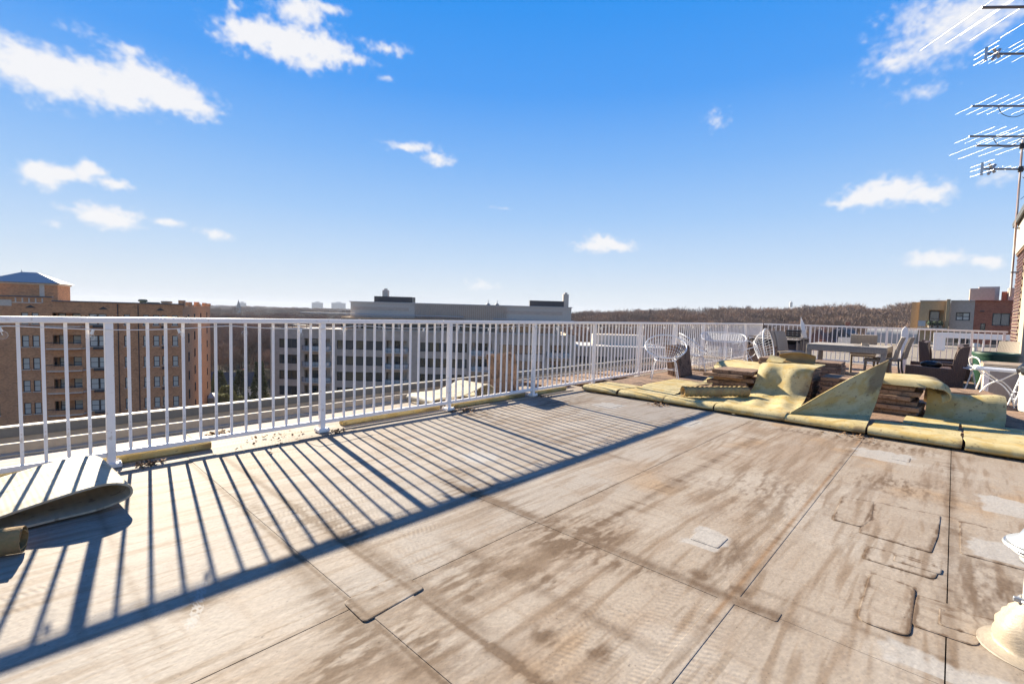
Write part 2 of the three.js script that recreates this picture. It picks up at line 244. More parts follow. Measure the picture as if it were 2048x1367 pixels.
const BLOTS = [[-1.42, -2.1, 0.22, 0.30, 0.95], [-1.62, -2.08, 0.12, 0.2, 0.7], [-1.2, -2.0, 0.16, 0.10, 0.7], [-0.98, -2.06, 0.1, 0.12, 0.7], [-0.72, -2.2, 0.15, 0.06, 0.85], [-0.76, -2.5, 0.1, 0.3, 0.5], [-1.5, -0.86, 0.16, 0.1, 0.9], [-1.75, -0.9, 0.2, 0.1, 0.55], [-1.45, -0.72, 0.1, 0.25, 0.75], [-1.35, -1.0, 0.2, 0.12, 0.7], [-1.55, -1.45, 0.16, 0.45, 0.55], [-1.3, -1.62, 0.2, 0.12, 0.6], [-0.25, -4.5, 0.3, 0.3, 0.55], [0.2, -3.0, 0.2, 0.5, 0.55], [-0.95, -3.6, 0.4, 0.6, 0.4], [-1.05, -1.35, 0.06, 0.05, 0.8], [-0.86, -1.42, 0.05, 0.05, 0.8], [-2.9, -1.0, 0.4, 0.06, 0.5], [-2.4, -1.25, 0.3, 0.08, 0.7], [-4.1, -3.8, 0.4, 0.3, 0.7], [-4.2, -2.3, 0.3, 0.5, 0.45], [-3.9, -5.2, 0.4, 0.5, 0.5], [-2.13, -0.5, 0.05, 0.07, 0.8], [-0.5, -5.9, 0.5, 0.15, 0.6], [-1.2, -5.9, 0.4, 0.12, 0.5]];
const PAINT = [[-0.62, -0.2, -5.62, -5.24], [-1.0, -0.82, -2.72, -2.47], [-2.94, -2.68, -2.82, -2.56], [-2.24, -2.05, -5.55, -5.12], [-3.5, -3.15, -5.7, -5.35], [0.12, 0.6, -3.75, -3.45], [-0.1, 0.2, -2.28, -2.15], [0.2, 0.7, -4.75, -4.35]];
const rect = (x0, x1, z0, z1) => [[x0, z0], [x1, z0], [x1, z1], [x0, z1]];
const PATCHES = [
  [[[-1.77, -1.21], [-1.61, -1.215], [-1.585, -0.92], [-1.755, -0.925]], 0.02, 0.013],
  [[[-0.49, -3.92], [-0.325, -3.96], [-0.30, -3.6], [-0.33, -3.42], [-0.47, -3.42]], 0.02, 0.008], [[[-0.315, -3.97], [0.005, -4.0], [0.0, -3.6], [-0.02, -3.31], [-0.325, -3.325]], 0.02, 0.006],
  [[[-0.265, -3.15], [-0.08, -3.16], [0.02, -3.14], [0.0, -2.97], [-0.27, -2.97]], 0.03, 0.006], [[[-0.15, -3.13], [0.025, -3.12], [0.02, -3.05], [-0.15, -3.05]], 0.015, 0.011],
  [[[-0.22, -2.82], [-0.06, -2.81], [-0.055, -2.34], [-0.215, -2.33]], 0.05, 0.009], [[[-0.045, -2.74], [0.1, -2.75], [0.16, -2.62], [0.13, -2.46], [-0.05, -2.45]], 0.03, 0.006], [[[0.03, -2.68], [0.21, -2.74], [0.19, -2.55], [0.03, -2.53]], 0.02, 0.012],
  [rect(-0.985, -0.84, -2.68, -2.53), 0.01, 0.005], [rect(-0.34, -0.22, -5.52, -5.36), 0.01, 0.004], [rect(-2.3, -2.1, -5.5, -5.2), 0.02, 0.004], [rect(0.1, 0.75, -3.98, -3.42), 0.02, 0.006], [rect(-3.45, -3.2, -5.65, -5.4), 0.02, 0.004],
  [[[-2.6, -2.14], [-0.45, -2.15], [-0.45, -2.08], [-2.6, -2.08]], 0.01, 0.004], [[[-4.36, -2.35], [-4.0, -2.4], [-3.95, -1.85], [-4.36, -1.8]], 0.03, 0.006], [[[-0.68, -6.2], [-0.62, -6.2], [-0.61, -1.0], [-0.67, -1.0]], 0.01, 0.003],
];
const EDGES = []; for (const [p] of PATCHES.slice(0, 12)) p.forEach((a, i) => EDGES.push([...a, ...p[(i + 1) % p.length]]));
const floorT = tex(2048, 2048, (u, v) => {
  const x = lerp(FX0, FX1, u), z = lerp(FZ0, FZ1, v);
  const big = fbm(x * 0.9 + 11, z * 0.9 + 5, 5), mid = fbm(x * 3.1, z * 2.3 + 40, 4), fine = vn(x * 90, z * 70), fin2 = vn(x * 210 + 9, z * 190);
  const st = fbm(x * 26 + 2.2 * fbm(z * 1.2, x * 0.6, 2), z * 2.2 + 3, 3);             // brush streaks along z
  const st2 = fbm(x * 2.4 + 70, z * 30 + 2 * fbm(x * 1.3 + 4, z * 0.7, 2), 3);         // and a few across
  const right = sstep(x + 0.5 * (big - 0.5), -1.95, -1.45);
  let c = mix3([0.320, 0.284, 0.244], [0.324, 0.268, 0.210], clamp(right * 0.85 + 0.5 * (big - 0.5), 0, 1));
  c = mix3(c, [0.260, 0.192, 0.136], (0.25 + 0.5 * right) * sstep(0.4 * big + 0.3 * mid + 0.3 * st, 0.44, 0.66));
  c = mix3(c, [0.376, 0.332, 0.280], 0.55 * sstep(fbm(x * 1.7 + 31, z * 1.9 + 17, 4), 0.55, 0.72));
  c = mix3(c, [0.328, 0.216, 0.120], (0.15 + 0.45 * right) * sstep(fbm(x * 2.2 + 71, z * 1.6 + 27, 5), 0.56, 0.74));     // rust stain
  c = mix3(c, [0.200, 0.144, 0.096], (0.42 + 0.2 * right) * sstep(st, 0.54, 0.78));
  c = mix3(c, [0.216, 0.152, 0.104], 0.2 * sstep(st2, 0.6, 0.8));
  const fl = fbm(x * 44 + 5, z * 15 + 8, 3), sc = fbm(x * 60 + 3 * z, z * 4 - 11 * x, 3);
  c = mix3(c, [0.20, 0.15, 0.105], 0.5 * sstep(sc, 0.62, 0.78) * sstep(mid, 0.36, 0.6));     // scuffs
  c = mix3(c, [0.21, 0.155, 0.11], (0.55 - 0.2 * right) * sstep(fbm(x * 15 + 1.5 * z, z * 1.6 + 60, 4), 0.57, 0.75) * sstep(big, 0.34, 0.6));     // smears
  const ru = Math.abs(x + 0.64); if (ru < 0.06 && z < -1.2) c = mix3(c, [0.31, 0.185, 0.095], 0.7 * Math.exp(-ru * ru / 0.00012) * sstep(fbm(z * 2.4, 5, 4), 0.36, 0.62));
  let d = 0;
  for (const [a, b, zz, w, k] of DIRTX) if (x > a - 0.2 && x < b + 0.2) { const q = Math.abs(z - zz); if (q < w * 8) { const e = sstep(x, a - 0.2, a + 0.15) * (1 - sstep(x, b - 0.15, b + 0.2)); const comb = vn(x * 34 + 5 * zz, zz * 13 + z * 1.5); d = Math.max(d, e * k * 1.7 * (Math.exp(-q * q / (w * w * 0.35)) * (0.4 + 0.7 * mid) + 0.9 * sstep(comb, 0.52, 0.8) * Math.exp(-q / (w * 2.4)) * sstep(fbm(x * 1.9 + zz * 5, 3, 3), 0.38, 0.6))); } }
  for (const [a, b, xx, w, k] of DIRTZ) if (z > a && z < b) { const q = Math.abs(x - xx); if (q < w * 8) d = Math.max(d, k * 1.4 * (Math.exp(-q * q / (w * w * 0.35)) * (0.3 + 0.8 * fbm(z * 2.5 + xx * 9, 7, 3)) + 0.6 * sstep(vn(z * 26 + 9 * xx, x * 3), 0.6, 0.85) * Math.exp(-q / (w * 2.2)))); }
  for (const [ax, az, bx, bz] of EDGES) { if (x < Math.min(ax, bx) - 0.05 || x > Math.max(ax, bx) + 0.05 || z < Math.min(az, bz) - 0.05 || z > Math.max(az, bz) + 0.05) continue; const q = seg(x, z, ax, az, bx, bz); d = Math.max(d, 0.75 * Math.exp(-q * q / 0.00006) * sstep(fl + 0.2 * mid, 0.3, 0.62) + 0.75 * sstep(fl, 0.54, 0.7) * Math.exp(-q / 0.018)); }
  for (const [bx, bz, rx, rz, k] of BLOTS) { const q = ((x - bx) / rx) ** 2 + ((z - bz) / rz) ** 2; if (q < 5) d = Math.max(d, k * Math.exp(-q * 0.9) * sstep(0.2 * mid + 0.35 * st + 0.45 * fl, 0.36, 0.62) * 1.3); }
  c = mix3(c, [0.115, 0.074, 0.045], clamp(d * (1.0 + 0.9 * (fl - 0.5)), 0, 0.88));
  for (const [a, b, e, f] of PAINT) { const q = Math.max(a - x, x - b, e - z, f < z ? z - f : -9) + (vn(x * 22, z * 22) - 0.5) * 0.07 + (st - 0.5) * 0.05; if (q < 0.02) c = mix3(c, [0.385, 0.37, 0.345], (1 - sstep(q, -0.03, 0.02)) * (0.7 + 0.3 * (mid - 0.5))); }
  const scr = seg(x, z, -2.3, -0.56, -2.12, -0.5), scr2 = seg(x, z, -2.12, -0.5, -2.02, -0.45); if (Math.min(scr, scr2) < 0.02) c = mix3(c, [0.385, 0.37, 0.345], 0.7 * sstep(vn(x * 60, z * 260), 0.3, 0.6));
  const dash = vn(x * 150 + 30 * z, z * 60 - 20 * x), pit = vn(x * 120 + 3, z * 120 + 77), k = 0.97 + 0.10 * (fine - 0.5) + 0.12 * (fin2 - 0.5) + 0.14 * (dash - 0.5) - 0.4 * sstep(pit, 0.955, 0.985) - 0.25 * sstep(dash, 0.9, 0.98);
  return [c[0] * k, c[1] * k, c[2] * k];
});
const memB = tex(1024, 1024, (u, v) => 0.6 * fbmT(u, v, 4, 6) + 0.22 * (0.5 + 0.5 * Math.sin((v * 70 + Math.abs((u * 16) % 1 - 0.5) * 1.6 + 2 * fbmT(u, v, 6, 2)) * 2 * Math.PI)) * sstep(fbmT(u + 0.3, v, 3, 4), 0.5, 0.7) + 0.22 * fbmT(u, v, 128, 2), false);
M.floor = new THREE.MeshPhysicalMaterial({ color: col(1, 1, 1), map: floorT, bumpMap: rep(memB, (FX1 - FX0) / 1.9, (FZ1 - FZ0) / 1.9), bumpScale: 0.004, roughness: 0.74, specularIntensity: 0.3 });
function floorUV(g) { const o = clean(g), p = o.attributes.position, uv = o.attributes.uv; for (let i = 0; i < p.count; i++) uv.setXY(i, (p.getX(i) - FX0) / (FX1 - FX0), (p.getZ(i) - FZ0) / (FZ1 - FZ0)); return o; }
function slab(x0, x1, z0, z1, y0, y1) { const g = new THREE.BoxGeometry(x1 - x0, y1 - y0, z1 - z0); g.translate((x0 + x1) / 2, (y0 + y1) / 2, (z0 + z1) / 2); return floorUV(g); }
const roof = new THREE.Group(); roof.name = 'roof_deck'; roof.userData = { kind: 'structure', label: 'stained cream roofing membrane floor with seams and patches' }; scene.add(roof);
M.underlay = mottled(0.17, 0.13, 0.1, 0.9);
part('roof_slab', box(6.9, 0.22, 26.5, -2.2, -0.145, -9.5), M.underlay, roof);
// sheets of membrane with open laps between them; thickness edges are the seams
const GAP = 0.0045;
for (const [x0, x1, z0, z1] of [[-5.3, -1.70, -0.968, 2.2], [-5.3, -1.70, -6.6, -1.14], [-1.70, 0.05, -2.11, 2.2], [-1.70, 0.05, -6.6, -2.11], [0.05, 1.5, -6.6, 2.2]])
  part('membrane_sheet', slab(x0 + GAP / 2, x1 - GAP / 2, z0 + GAP * 0.2, z1 - GAP * 0.2, -0.03, 0), M.floor, roof);
part('membrane_sheet', slab(-5.3, -1.70 - GAP / 2, -1.14 + 0.002, -0.968 - 0.002, -0.03, -0.001), M.floor, roof);
// raised lap strips and patches
function blob(pts, r, h, y0 = 0.0005) {       // rounded polygon with a soft edge; pts in (x, z)
  const s = new THREE.Shape(), n = pts.length, P = pts.map(([x, z]) => new THREE.Vector2(x, -z));
  for (let i = 0; i < n; i++) { const a = P[(i + n - 1) % n], b = P[i], c = P[(i + 1) % n]; const p = b.clone().add(a.clone().sub(b).setLength(r)), q = b.clone().add(c.clone().sub(b).setLength(r)); i ? s.lineTo(p.x, p.y) : s.moveTo(p.x, p.y); s.quadraticCurveTo(b.x, b.y, q.x, q.y); }
  s.closePath();
  h *= 0.34; const g = new THREE.ExtrudeGeometry(s, { depth: h, bevelEnabled: true, bevelThickness: h * 0.3, bevelSize: 0.004, bevelSegments: 1, curveSegments: 5 });
  g.rotateX(-Math.PI / 2); g.translate(0, y0, 0); return floorUV(g);
}
const strip = part('lap_strip', blob([[-4.28, -1.145], [-1.72, -1.15], [-0.6, -1.145], [-0.6, -0.965], [-1.72, -0.965], [-4.28, -0.968]], 0.01, 0.006), M.floor, roof);
for (const [pts, r, h] of PATCHES) part('membrane_patch', blob(pts, r, h), M.floor, roof);

// the edge beyond the railing: curb, gutter, thin metal-faced parapet
M.edge = mottled(0.37, 0.32, 0.265, 0.7, { map: rep(mottleT, 0.7, 0.7) });
const LZ0 = -22.5, LZ1 = 3.6, LL = LZ1 - LZ0, LZC = (LZ0 + LZ1) / 2;
const curb = thing('roof_curb', 'low cream membrane covered curb along the roof edge beyond the white railing', 'curb');
part('curb_body', rbox(0.05, 0.11, LL, 0.012, -5.318, 0.025, LZC), M.edge, curb);
part('edge_flashing', rbox(0.10, 0.014, LL, 0.005, -5.245, 0.007, LZC), M.membraneClean, curb);
struct('gutter', box(0.27, 0.2, LL, -5.478, -0.13, LZC), M.edge, 'shallow cream gutter between curb and parapet');
const parapet = thing('parapet', 'thin dark grey metal faced parapet at the outer roof edge', 'parapet');
part('parapet_wall', box(0.06, 0.33, LL, -5.645, -0.095, LZC), M.edge, parapet);
part('fascia', box(0.012, 0.072, LL, -5.608, 0.106, LZC), M.parapetDark, parapet);
part('coping_lip', rbox(0.08, 0.014, LL, 0.004, -5.643, 0.149, LZC), M.membraneClean, parapet);
part('outer_wall', box(0.3, 24, LL, -5.84, -12.25, LZC), mottled(0.3, 0.22, 0.17), parapet);

// paver deck behind the carpet edge
const deck = new THREE.Group(); deck.name = 'paver_deck'; deck.userData = { kind: 'structure', label: 'raised deck of brown square pavers' }; scene.add(deck);
const paverG = [0, 1, 2].map((k) => { const g = rbox(0.592, 0.05, 0.592, 0.006); const uv = g.attributes.uv; for (let i = 0; i < uv.count; i++) uv.setXY(i, uv.getX(i) + 0.31 * k, uv.getY(i) + 0.17 * k); return g; });
for (let i = 0; i < 9; i++) for (let j = 0; j < 16; j++) {
  const p = part('paver', paverG[(i * 7 + j * 5) % 3], M.deck[(i * 3 + j * j) % 2], deck);
  p.position.set(-4.04 + i * 0.6, 0.045 + (R() - 0.5) * 0.004, -6.64 - j * 0.6); p.rotation.y = (R() - 0.5) * 0.012;
}
part('sleeper', [0, 1, 2, 3, 4, 5, 6, 7, 8, 9].map((i) => box(0.05, 0.02, 9.4, -4.3 + i * 0.59, 0.0105, -11.2)), M.wood, deck);

// ------------------------------------------------------------------ white railings
const RX = -4.42, PITCH = 1.57, Z1 = -0.52;
function railing(o, L0, L1, posts, along) {     // along(t, y, side) -> point; local run t from L0 to L1
  const P = along;
  const cut = [L0, ...posts.filter((_, i) => i % 3 === 1).map((p) => p - 0.12), L1].sort((a, b) => a - b);
  for (let i = 0; i + 1 < cut.length; i++) {
    const a = P(cut[i] + 0.0015, 1.069), b = P(cut[i + 1] - 0.0015, 1.069), d = b.clone().sub(a), L = d.length(), g = rbox(0.06, 0.042, L, 0.007); g.rotateY(Math.atan2(d.x, d.z)); g.translate((a.x + b.x) / 2, 1.069, (a.z + b.z) / 2); part('top_rail', g, M.rail, o);
  }
  const pg = rbox(0.05, 1.05, 0.05, 0.004, 0, 0.525, 0), bg = merge([rbox(0.11, 0.034, 0.11, 0.006, 0, 0.022, 0), ...[[-1, -1], [1, -1], [-1, 1], [1, 1]].map(([x, z]) => { const c = new THREE.CylinderGeometry(0.008, 0.008, 0.012, 8); c.translate(x * 0.042, 0.044, z * 0.042); return clean(c); })]);
  const vg = boxUV(new THREE.BoxGeometry(0.0185, 0.94, 0.0185));
  const all = [L0 - 0, ...posts, L1];
  for (const t of posts) { const q = P(t, 0), m = part('post', pg, M.rail, o); m.position.copy(q); m.rotation.y = 0; const b = part('base_plate', bg, M.rail, m); b.position.y = 0; }
  for (let i = 0; i + 1 < all.length; i++) {
    const a = all[i], b = all[i + 1], L = b - a; if (L < 0.2) continue;
    const n = Math.round(L / 0.1121);
    const A = P(a + 0.026, 0.1), B = P(b - 0.026, 0.1), d = B.clone().sub(A), g = rbox(0.038, 0.036, d.length(), 0.004); g.rotateY(Math.atan2(d.x, d.z)); g.translate((A.x + B.x) / 2, 0.1, (A.z + B.z) / 2); part('bottom_rail', g, M.rail, o);
    for (let k = 1; k < n; k++) { const q = P(a + L * k / n, 0.583), m = part('baluster', vg, M.rail, o); m.position.copy(q); }
  }
}
{
  const o = thing('railing', 'long white metal railing along the parapet side of the roof', 'railing');
  const posts = []; for (let n = -2; n <= 10; n++) posts.push(PITCH * n);
  railing(o, -2 * PITCH - 0.3, 10 * PITCH + 0.03, posts, (t, y) => V(RX, y, Z1 - t));
  const b = thing('railing', 'short white metal railing across the far end of the deck behind the furniture', 'railing');
  railing(b, 0.06, 5.36, [1.32, 2.85, 3.1, 4.75, 5.3], (t, y) => V(RX + t, y, -16.26));
}
// string lights under the top rail
function bulbString(label, pts) {
  const o = thing('string_light', label, 'string lights');
  const r = rng(31 + pts.length), cab = [];
  const curve = new THREE.CatmullRomCurve3(pts);
  const sag = (t) => { const p = curve.getPointAt(t); p.y -= 0.018 + 0.03 * Math.abs(Math.sin(t * pts.length * 1.9)); return p; };
  for (let i = 0; i <= 160; i++) cab.push(sag(i / 160));
  part('cable', tube(cab, 0.0035, 480, false, 5), M.cable, o);
  const L = curve.getLength(), bulbG = clean(new THREE.SphereGeometry(0.026, 16, 12)), neck = clean(new THREE.CylinderGeometry(0.0085, 0.011, 0.034, 8)), fil = rod(V(0, -0.008, 0), V(0, 0.014, 0), 0.0025, 0.0012, 5);
  for (let s = 0.18; s < L - 0.1; s += 0.36 + 0.16 * r()) {
    const p = sag(s / L), k = part('socket', neck, M.socket, o); k.position.set(p.x, p.y - 0.017, p.z); k.rotation.z = (r() - 0.5) * 0.5; k.rotation.x = (r() - 0.5) * 0.7;
    const b = part('bulb', bulbG, M.bulb, k); b.position.y = -0.04; const f = part('filament', fil, M.socket, k); f.position.y = -0.03;
  }
}
{
  const a = []; for (let i = 0; i <= 24; i++) a.push(V(RX + 0.038, 1.048, 2.4 - i * 0.77));
  bulbString('cable of clear round bulbs hung under the long side railing', a);
  const b = []; for (let i = 0; i <= 8; i++) b.push(V(RX + 0.2 + i * 0.28, 1.048, -16.215));
  bulbString('cable of clear round bulbs hung under the far end railing', b);
}
// yellow edged timbers lying under the railing
const timb = (z0, z1, x, h, label, w = 0.055, tilt = 0) => {
  const o = thing('edging_strip', label, 'edging strip', [x, 0, (z0 + z1) / 2], tilt); const L = Math.abs(z1 - z0);
  part('strip_body', rbox(w * 1.5, h, L, 0.012, 0, h / 2 + 0.002, 0), M.backing2, o);
  part('top_flashing', rbox(w * 0.9, 0.008, L - 0.01, 0.003, -0.006, h + 0.007, 0), M.rail, o);
};
timb(2.4, -1.17, -4.505, 0.062, 'pale yellow edged strip under the railing beside the curled carpet');
timb(-2.35, -3.62, -4.56, 0.05, 'mossy yellow edged strip with a wavy rim lying just behind the railing', 0.06, 0.02);
timb(-3.78, -5.12, -4.5, 0.055, 'yellow edged strip under the railing beside the grey dried puddle stain');
timb(-5.3, -6.1, -4.49, 0.055, 'short yellow edged strip under the railing next to the flipped carpets');
struct('drip_edge', rbox(0.02, 0.014, 3.9, 0.004, -4.36, 0.0075, -4.2), M.wood, 'thin timber batten on the membrane below the railing');

// dead leaves blown against the post feet
{
  const g = new THREE.PlaneGeometry(0.03, 0.02, 2, 1); const p = g.attributes.position; for (let i = 0; i < p.count; i++) p.setZ(i, 0.006 * Math.abs(p.getX(i)) / 0.015); g.computeVertexNormals();
  const m = new THREE.InstancedMesh(g, M.leaf, 420), d = new THREE.Object3D(), r = rng(8), cl = [[-4.32, -0.72, 0.1, 60], [-4.32, -2.2, 0.1, 40], [-4.3, -3.8, 0.22, 90], [-4.32, -5.3, 0.15, 40], [-4.95, -1.35, 0.15, 70], [-4.4, -1.6, 0.4, 30], [-2.9, -6.08, 0.18, 50], [-0.75, -6.08, 0.25, 40]]; let n = 0;
  for (const [x, z, s, k] of cl) for (let i = 0; i < k; i++) { d.position.set(x + (r() + r() - 1) * s, 0.006 + 0.015 * r() * r(), z + (r() + r() - 1) * s); d.rotation.set(-Math.PI / 2 + (r() - 0.5) * 1.2, (r() - 0.5) * 1.2, r() * 6.3); d.scale.setScalar(0.4 + 0.8 * r()); d.updateMatrix(); m.setMatrixAt(n++, d.matrix); }
  m.name = 'leaf_litter'; m.castShadow = m.receiveShadow = true; tag(m, 'brown dead leaves and grit blown along the railing feet', 'leaves', null, 'stuff'); scene.add(m);
}

// ------------------------------------------------------------------ carpets turned upside down
const DY = 0.071;      // top of the paver deck
function carpet(name, label, geos, group) { const o = thing(name, label, 'carpet', [0, 0, 0], 0, group); for (const [n, g, m] of geos) part(n, g, m, o); return o; }
// the curled one by the railing, open loop towards us
carpet('curled_carpet', 'cream backed carpet beside the railing, folded over in an open loop', [['backing', profileSheet([[2.4, 0.012], [1.2, 0.013], [0.3, 0.014], [-0.12, 0.018], [-0.34, 0.03], [-0.455, 0.075], [-0.45, 0.13], [-0.37, 0.168], [-0.22, 0.165], [-0.02, 0.125], [0.25, 0.072], [0.55, 0.044], [1.2, 0.038], [2.4, 0.036]], -4.2, -3.46, 0.012, { seed: 4, amp: 0.003, flip: true, warp: (u, v) => [0, 0, -0.05 * u * sstep(v, 0.35, 0.55)] }), M.backingPale]]);
{
  const g = sheet((u, v) => { const a = v * Math.PI * 3.6 + 2.2, r = 0.032 + 0.0058 * v * 3.6; return V(-3.17 - 0.85 * u + Math.cos(a) * r * 1.1, 0.07 + Math.sin(a) * r * 1.2, lerp(-0.05, 2.2, u) + 0.01 * vn(a, 2) + 0.38 * Math.cos(a) * r); }, 30, 70, 0.006, 2, 0.6);
  carpet('rolled_carpet', 'small tight brown carpet roll at the edge of the curled cream carpet', [['roll', g, M.turf]]);
}
// strips whose front ends fold over the deck edge; k: x0, x1, back profile
const NOSE = (z = -6.2, h = 0.1) => [[z - 0.10, 0.014], [z - 0.02, 0.02], [z + 0.012, h * 0.45], [z - 0.018, h * 0.86], [z - 0.09, h]];
carpet('flipped_carpet', 'short yellow flipped carpet strip next to the railing post', [['backing', profileSheet([...NOSE(-6.22, 0.1), [-6.45, 0.094], [-6.75, 0.088], [-6.98, 0.084]], -4.22, -3.63, 0.010, { seed: 11 }), M.backing]], 'yellow carpets folded over the deck edge');
carpet('flipped_carpet', 'yellow flipped carpet strip in front of the white hoop chair', [['backing', profileSheet([...NOSE(-6.22, 0.1), [-6.5, 0.09], [-6.9, 0.087], [-7.4, 0.086], [-7.95, 0.084]], -3.60, -2.89, 0.010, { seed: 12, warp: (u, v) => [0, 0.05 * sstep(u, 0.12, 0) * sstep(v, 0.2, 0.5), 0] }), M.backing2]], 'yellow carpets folded over the deck edge');
carpet('flipped_carpet', 'yellow flipped carpet strip with the brown roll lying on it', [['backing', profileSheet([...NOSE(-6.21, 0.1), [-6.5, 0.09], [-6.9, 0.087], [-7.2, 0.086], [-7.44, 0.085]], -2.88, -2.21, 0.010, { seed: 13 }), M.backing]], 'yellow carpets folded over the deck edge');
carpet('draped_carpet', 'yellow carpet strip sweeping up from the deck edge over a paver stack', [['backing', profileSheet([...NOSE(-6.2, 0.11), [-6.5, 0.098], [-6.8, 0.095], [-7.1, 0.10], [-7.36, 0.13], [-7.52, 0.21], [-7.60, 0.33], [-7.65, 0.45], [-7.72, 0.525], [-7.85, 0.55], [-8.1, 0.553], [-8.42, 0.55]], -2.19, -1.40, 0.010, { seed: 14, amp: 0.012, nu: 28, warp: (u, v) => { const up = sstep(v, 0.35, 0.6); return [0.10 * up * (1 - u) + 0.02 * Math.sin(v * 9), 0.012 * Math.sin(u * 16 + v * 6) * (1 - up) * sstep(v, 0.12, 0.3), 0.05 * up * Math.sin(u * 3.1) + 0.02 * Math.sin(u * 11) * up]; } }), M.backing]]);
// the pulled up corner
{
  const FL = V(-1.37, 0.1, -6.24), FR = V(-0.62, 0.1, -6.22), AP = V(-0.57, 0.745, -7.5);
  const g = sheet((u, v) => {
    const cr = V(lerp(FL.x, -0.66, u), 0.1, lerp(-6.32, -7.0, Math.pow(u, 0.8)));
    const ri = FL.clone().lerp(AP, u); ri.y += 0.03 * Math.sin(u * Math.PI) - 0.0; ri.z -= 0.06 * (1 - u);
    let p;
    if (v < 0.16) { const a = v / 0.16, c = new THREE.CatmullRomCurve3(NOSE(-6.2, 0.1).map(([z, y]) => V(0, y, z))), q = c.getPoint(a); p = V(lerp(-1.385, -0.625, u), q.y, q.z); }
    else if (v < 0.42) { const a = (v - 0.16) / 0.26; p = V(lerp(-1.385, -0.625, u), 0.1, -6.29).lerp(cr, a); }
    else if (v < 0.92) { const a = (v - 0.42) / 0.5; p = cr.clone().lerp(ri, a); p.y -= 0.07 * u * Math.sin(a * Math.PI) * (1 - 0.4 * a); p.z += 0.02 * Math.sin(a * 7 + u * 5) * u; }
    else { const a = (v - 0.92) / 0.08; p = ri.clone().add(V(-0.05 * a * u, 0.006 * Math.sin(a * Math.PI) - 0.10 * a * a * u, -0.075 * a)); }
    const n = fbm(u * 5 + 3, v * 7, 3) - 0.5; p.y += Math.abs(n) * 0.014; p.z += n * 0.012; return p;
  }, 44, 76, 0.010, 0.8, 1.7);
  carpet('raised_carpet', 'yellow carpet strip with its back corner pulled up to a point', [['backing', g, M.backing2]]);
}
carpet('flipped_carpet', 'yellow flipped carpet strip with a dark slit, right beside the pulled up corner', [['backing', profileSheet([...NOSE(-6.2, 0.1), [-6.45, 0.09], [-6.7, 0.086], [-6.86, 0.085]], -0.60, 0.115, 0.010, { seed: 16 }), M.backing2], ['backing_piece', profileSheet([[-6.93, 0.084], [-7.2, 0.088], [-7.5, 0.086]], -0.36, 0.10, 0.010, { seed: 17 }), M.backing]], 'yellow carpets folded over the deck edge');
carpet('flipped_carpet', 'wide yellow flipped carpet strip at the wall end of the deck edge', [['backing', profileSheet([...NOSE(-6.17, 0.105), [-6.5, 0.09], [-6.9, 0.087], [-7.3, 0.086], [-7.5, 0.092]], 0.135, 1.05, 0.010, { seed: 18 }), M.backing]], 'yellow carpets folded over the deck edge');
// brown roll lying across
{
  const g = sheet((u, v) => { const a = v * Math.PI * 3.7 + 1.2, r = (0.05 + 0.0068 * v * 3.7) * (1 + 0.055 * Math.sin(u * 84 + 4 * vn(u * 9, 3)) * (0.5 + vn(u * 14, 8))), bx = lerp(-2.72, -2.10, u), bz = lerp(-6.46, -7.22, u); return V(bx + Math.sin(a) * r * 0.775, 0.172 + Math.cos(a) * r, bz + Math.sin(a) * r * 0.63 + 0.015 * Math.sin(u * 6)); }, 200, 64, 0.005, 0.92, 0.7, true);
  carpet('rolled_carpet', 'brown carpet rolled up lying slantwise on the yellow strips', [['roll', g, M.matting]]);
}
// wave of carpet beside the right hand stack
carpet('waved_carpet', 'yellow green carpet standing in a low wave beside the right paver stack', [['backing', profileSheet([[-7.36, 0.085], [-7.5, 0.09], [-7.66, 0.12], [-7.76, 0.22], [-7.80, 0.34], [-7.88, 0.405], [-8.02, 0.40], [-8.25, 0.30], [-8.6, 0.16], [-9.0, 0.10]], -0.22, 0.47, 0.010, { seed: 21, amp: 0.01, nu: 24, warp: (u, v) => { const h = Math.sin(clamp((v - 0.15) / 0.7, 0, 1) * Math.PI); return [0.02 * Math.sin(v * 7), -0.08 * u * h - 0.05 * Math.sin(u * 5) * h * u, 0.12 * (1 - u) * h * sstep(v, 0.2, 0.5) - 0.05 * u * h]; } }), M.backing2]]);
// carpet thrown over the right hand stack, bull-nosed to the right
{
  const prof = [[-0.95, 0.515], [-0.7, 0.52], [-0.45, 0.525], [-0.22, 0.525], [-0.12, 0.50], [-0.075, 0.44], [-0.09, 0.385], [-0.15, 0.36]].map(([x, y]) => V(x, y, 0)), c = new THREE.CatmullRomCurve3(prof);
  const g = sheet((u, v) => { const p = c.getPointAt(u); const e = v > 0.85 ? (v - 0.85) / 0.15 : 0; return V(p.x + 0.1 * v, p.y - 0.075 * e * e * (u > 0.2 ? 1 : 0.4) + 0.012 * (fbm(u * 4, v * 4, 2) - 0.5), lerp(-8.3, -7.46, v) - 0.03 * e * e); }, 40, 30, 0.012, 1.1, 0.85, true);
  carpet('draped_carpet', 'yellow carpet thrown over the right paver stack, rounded at its end', [['backing', g, M.backing]]);
}
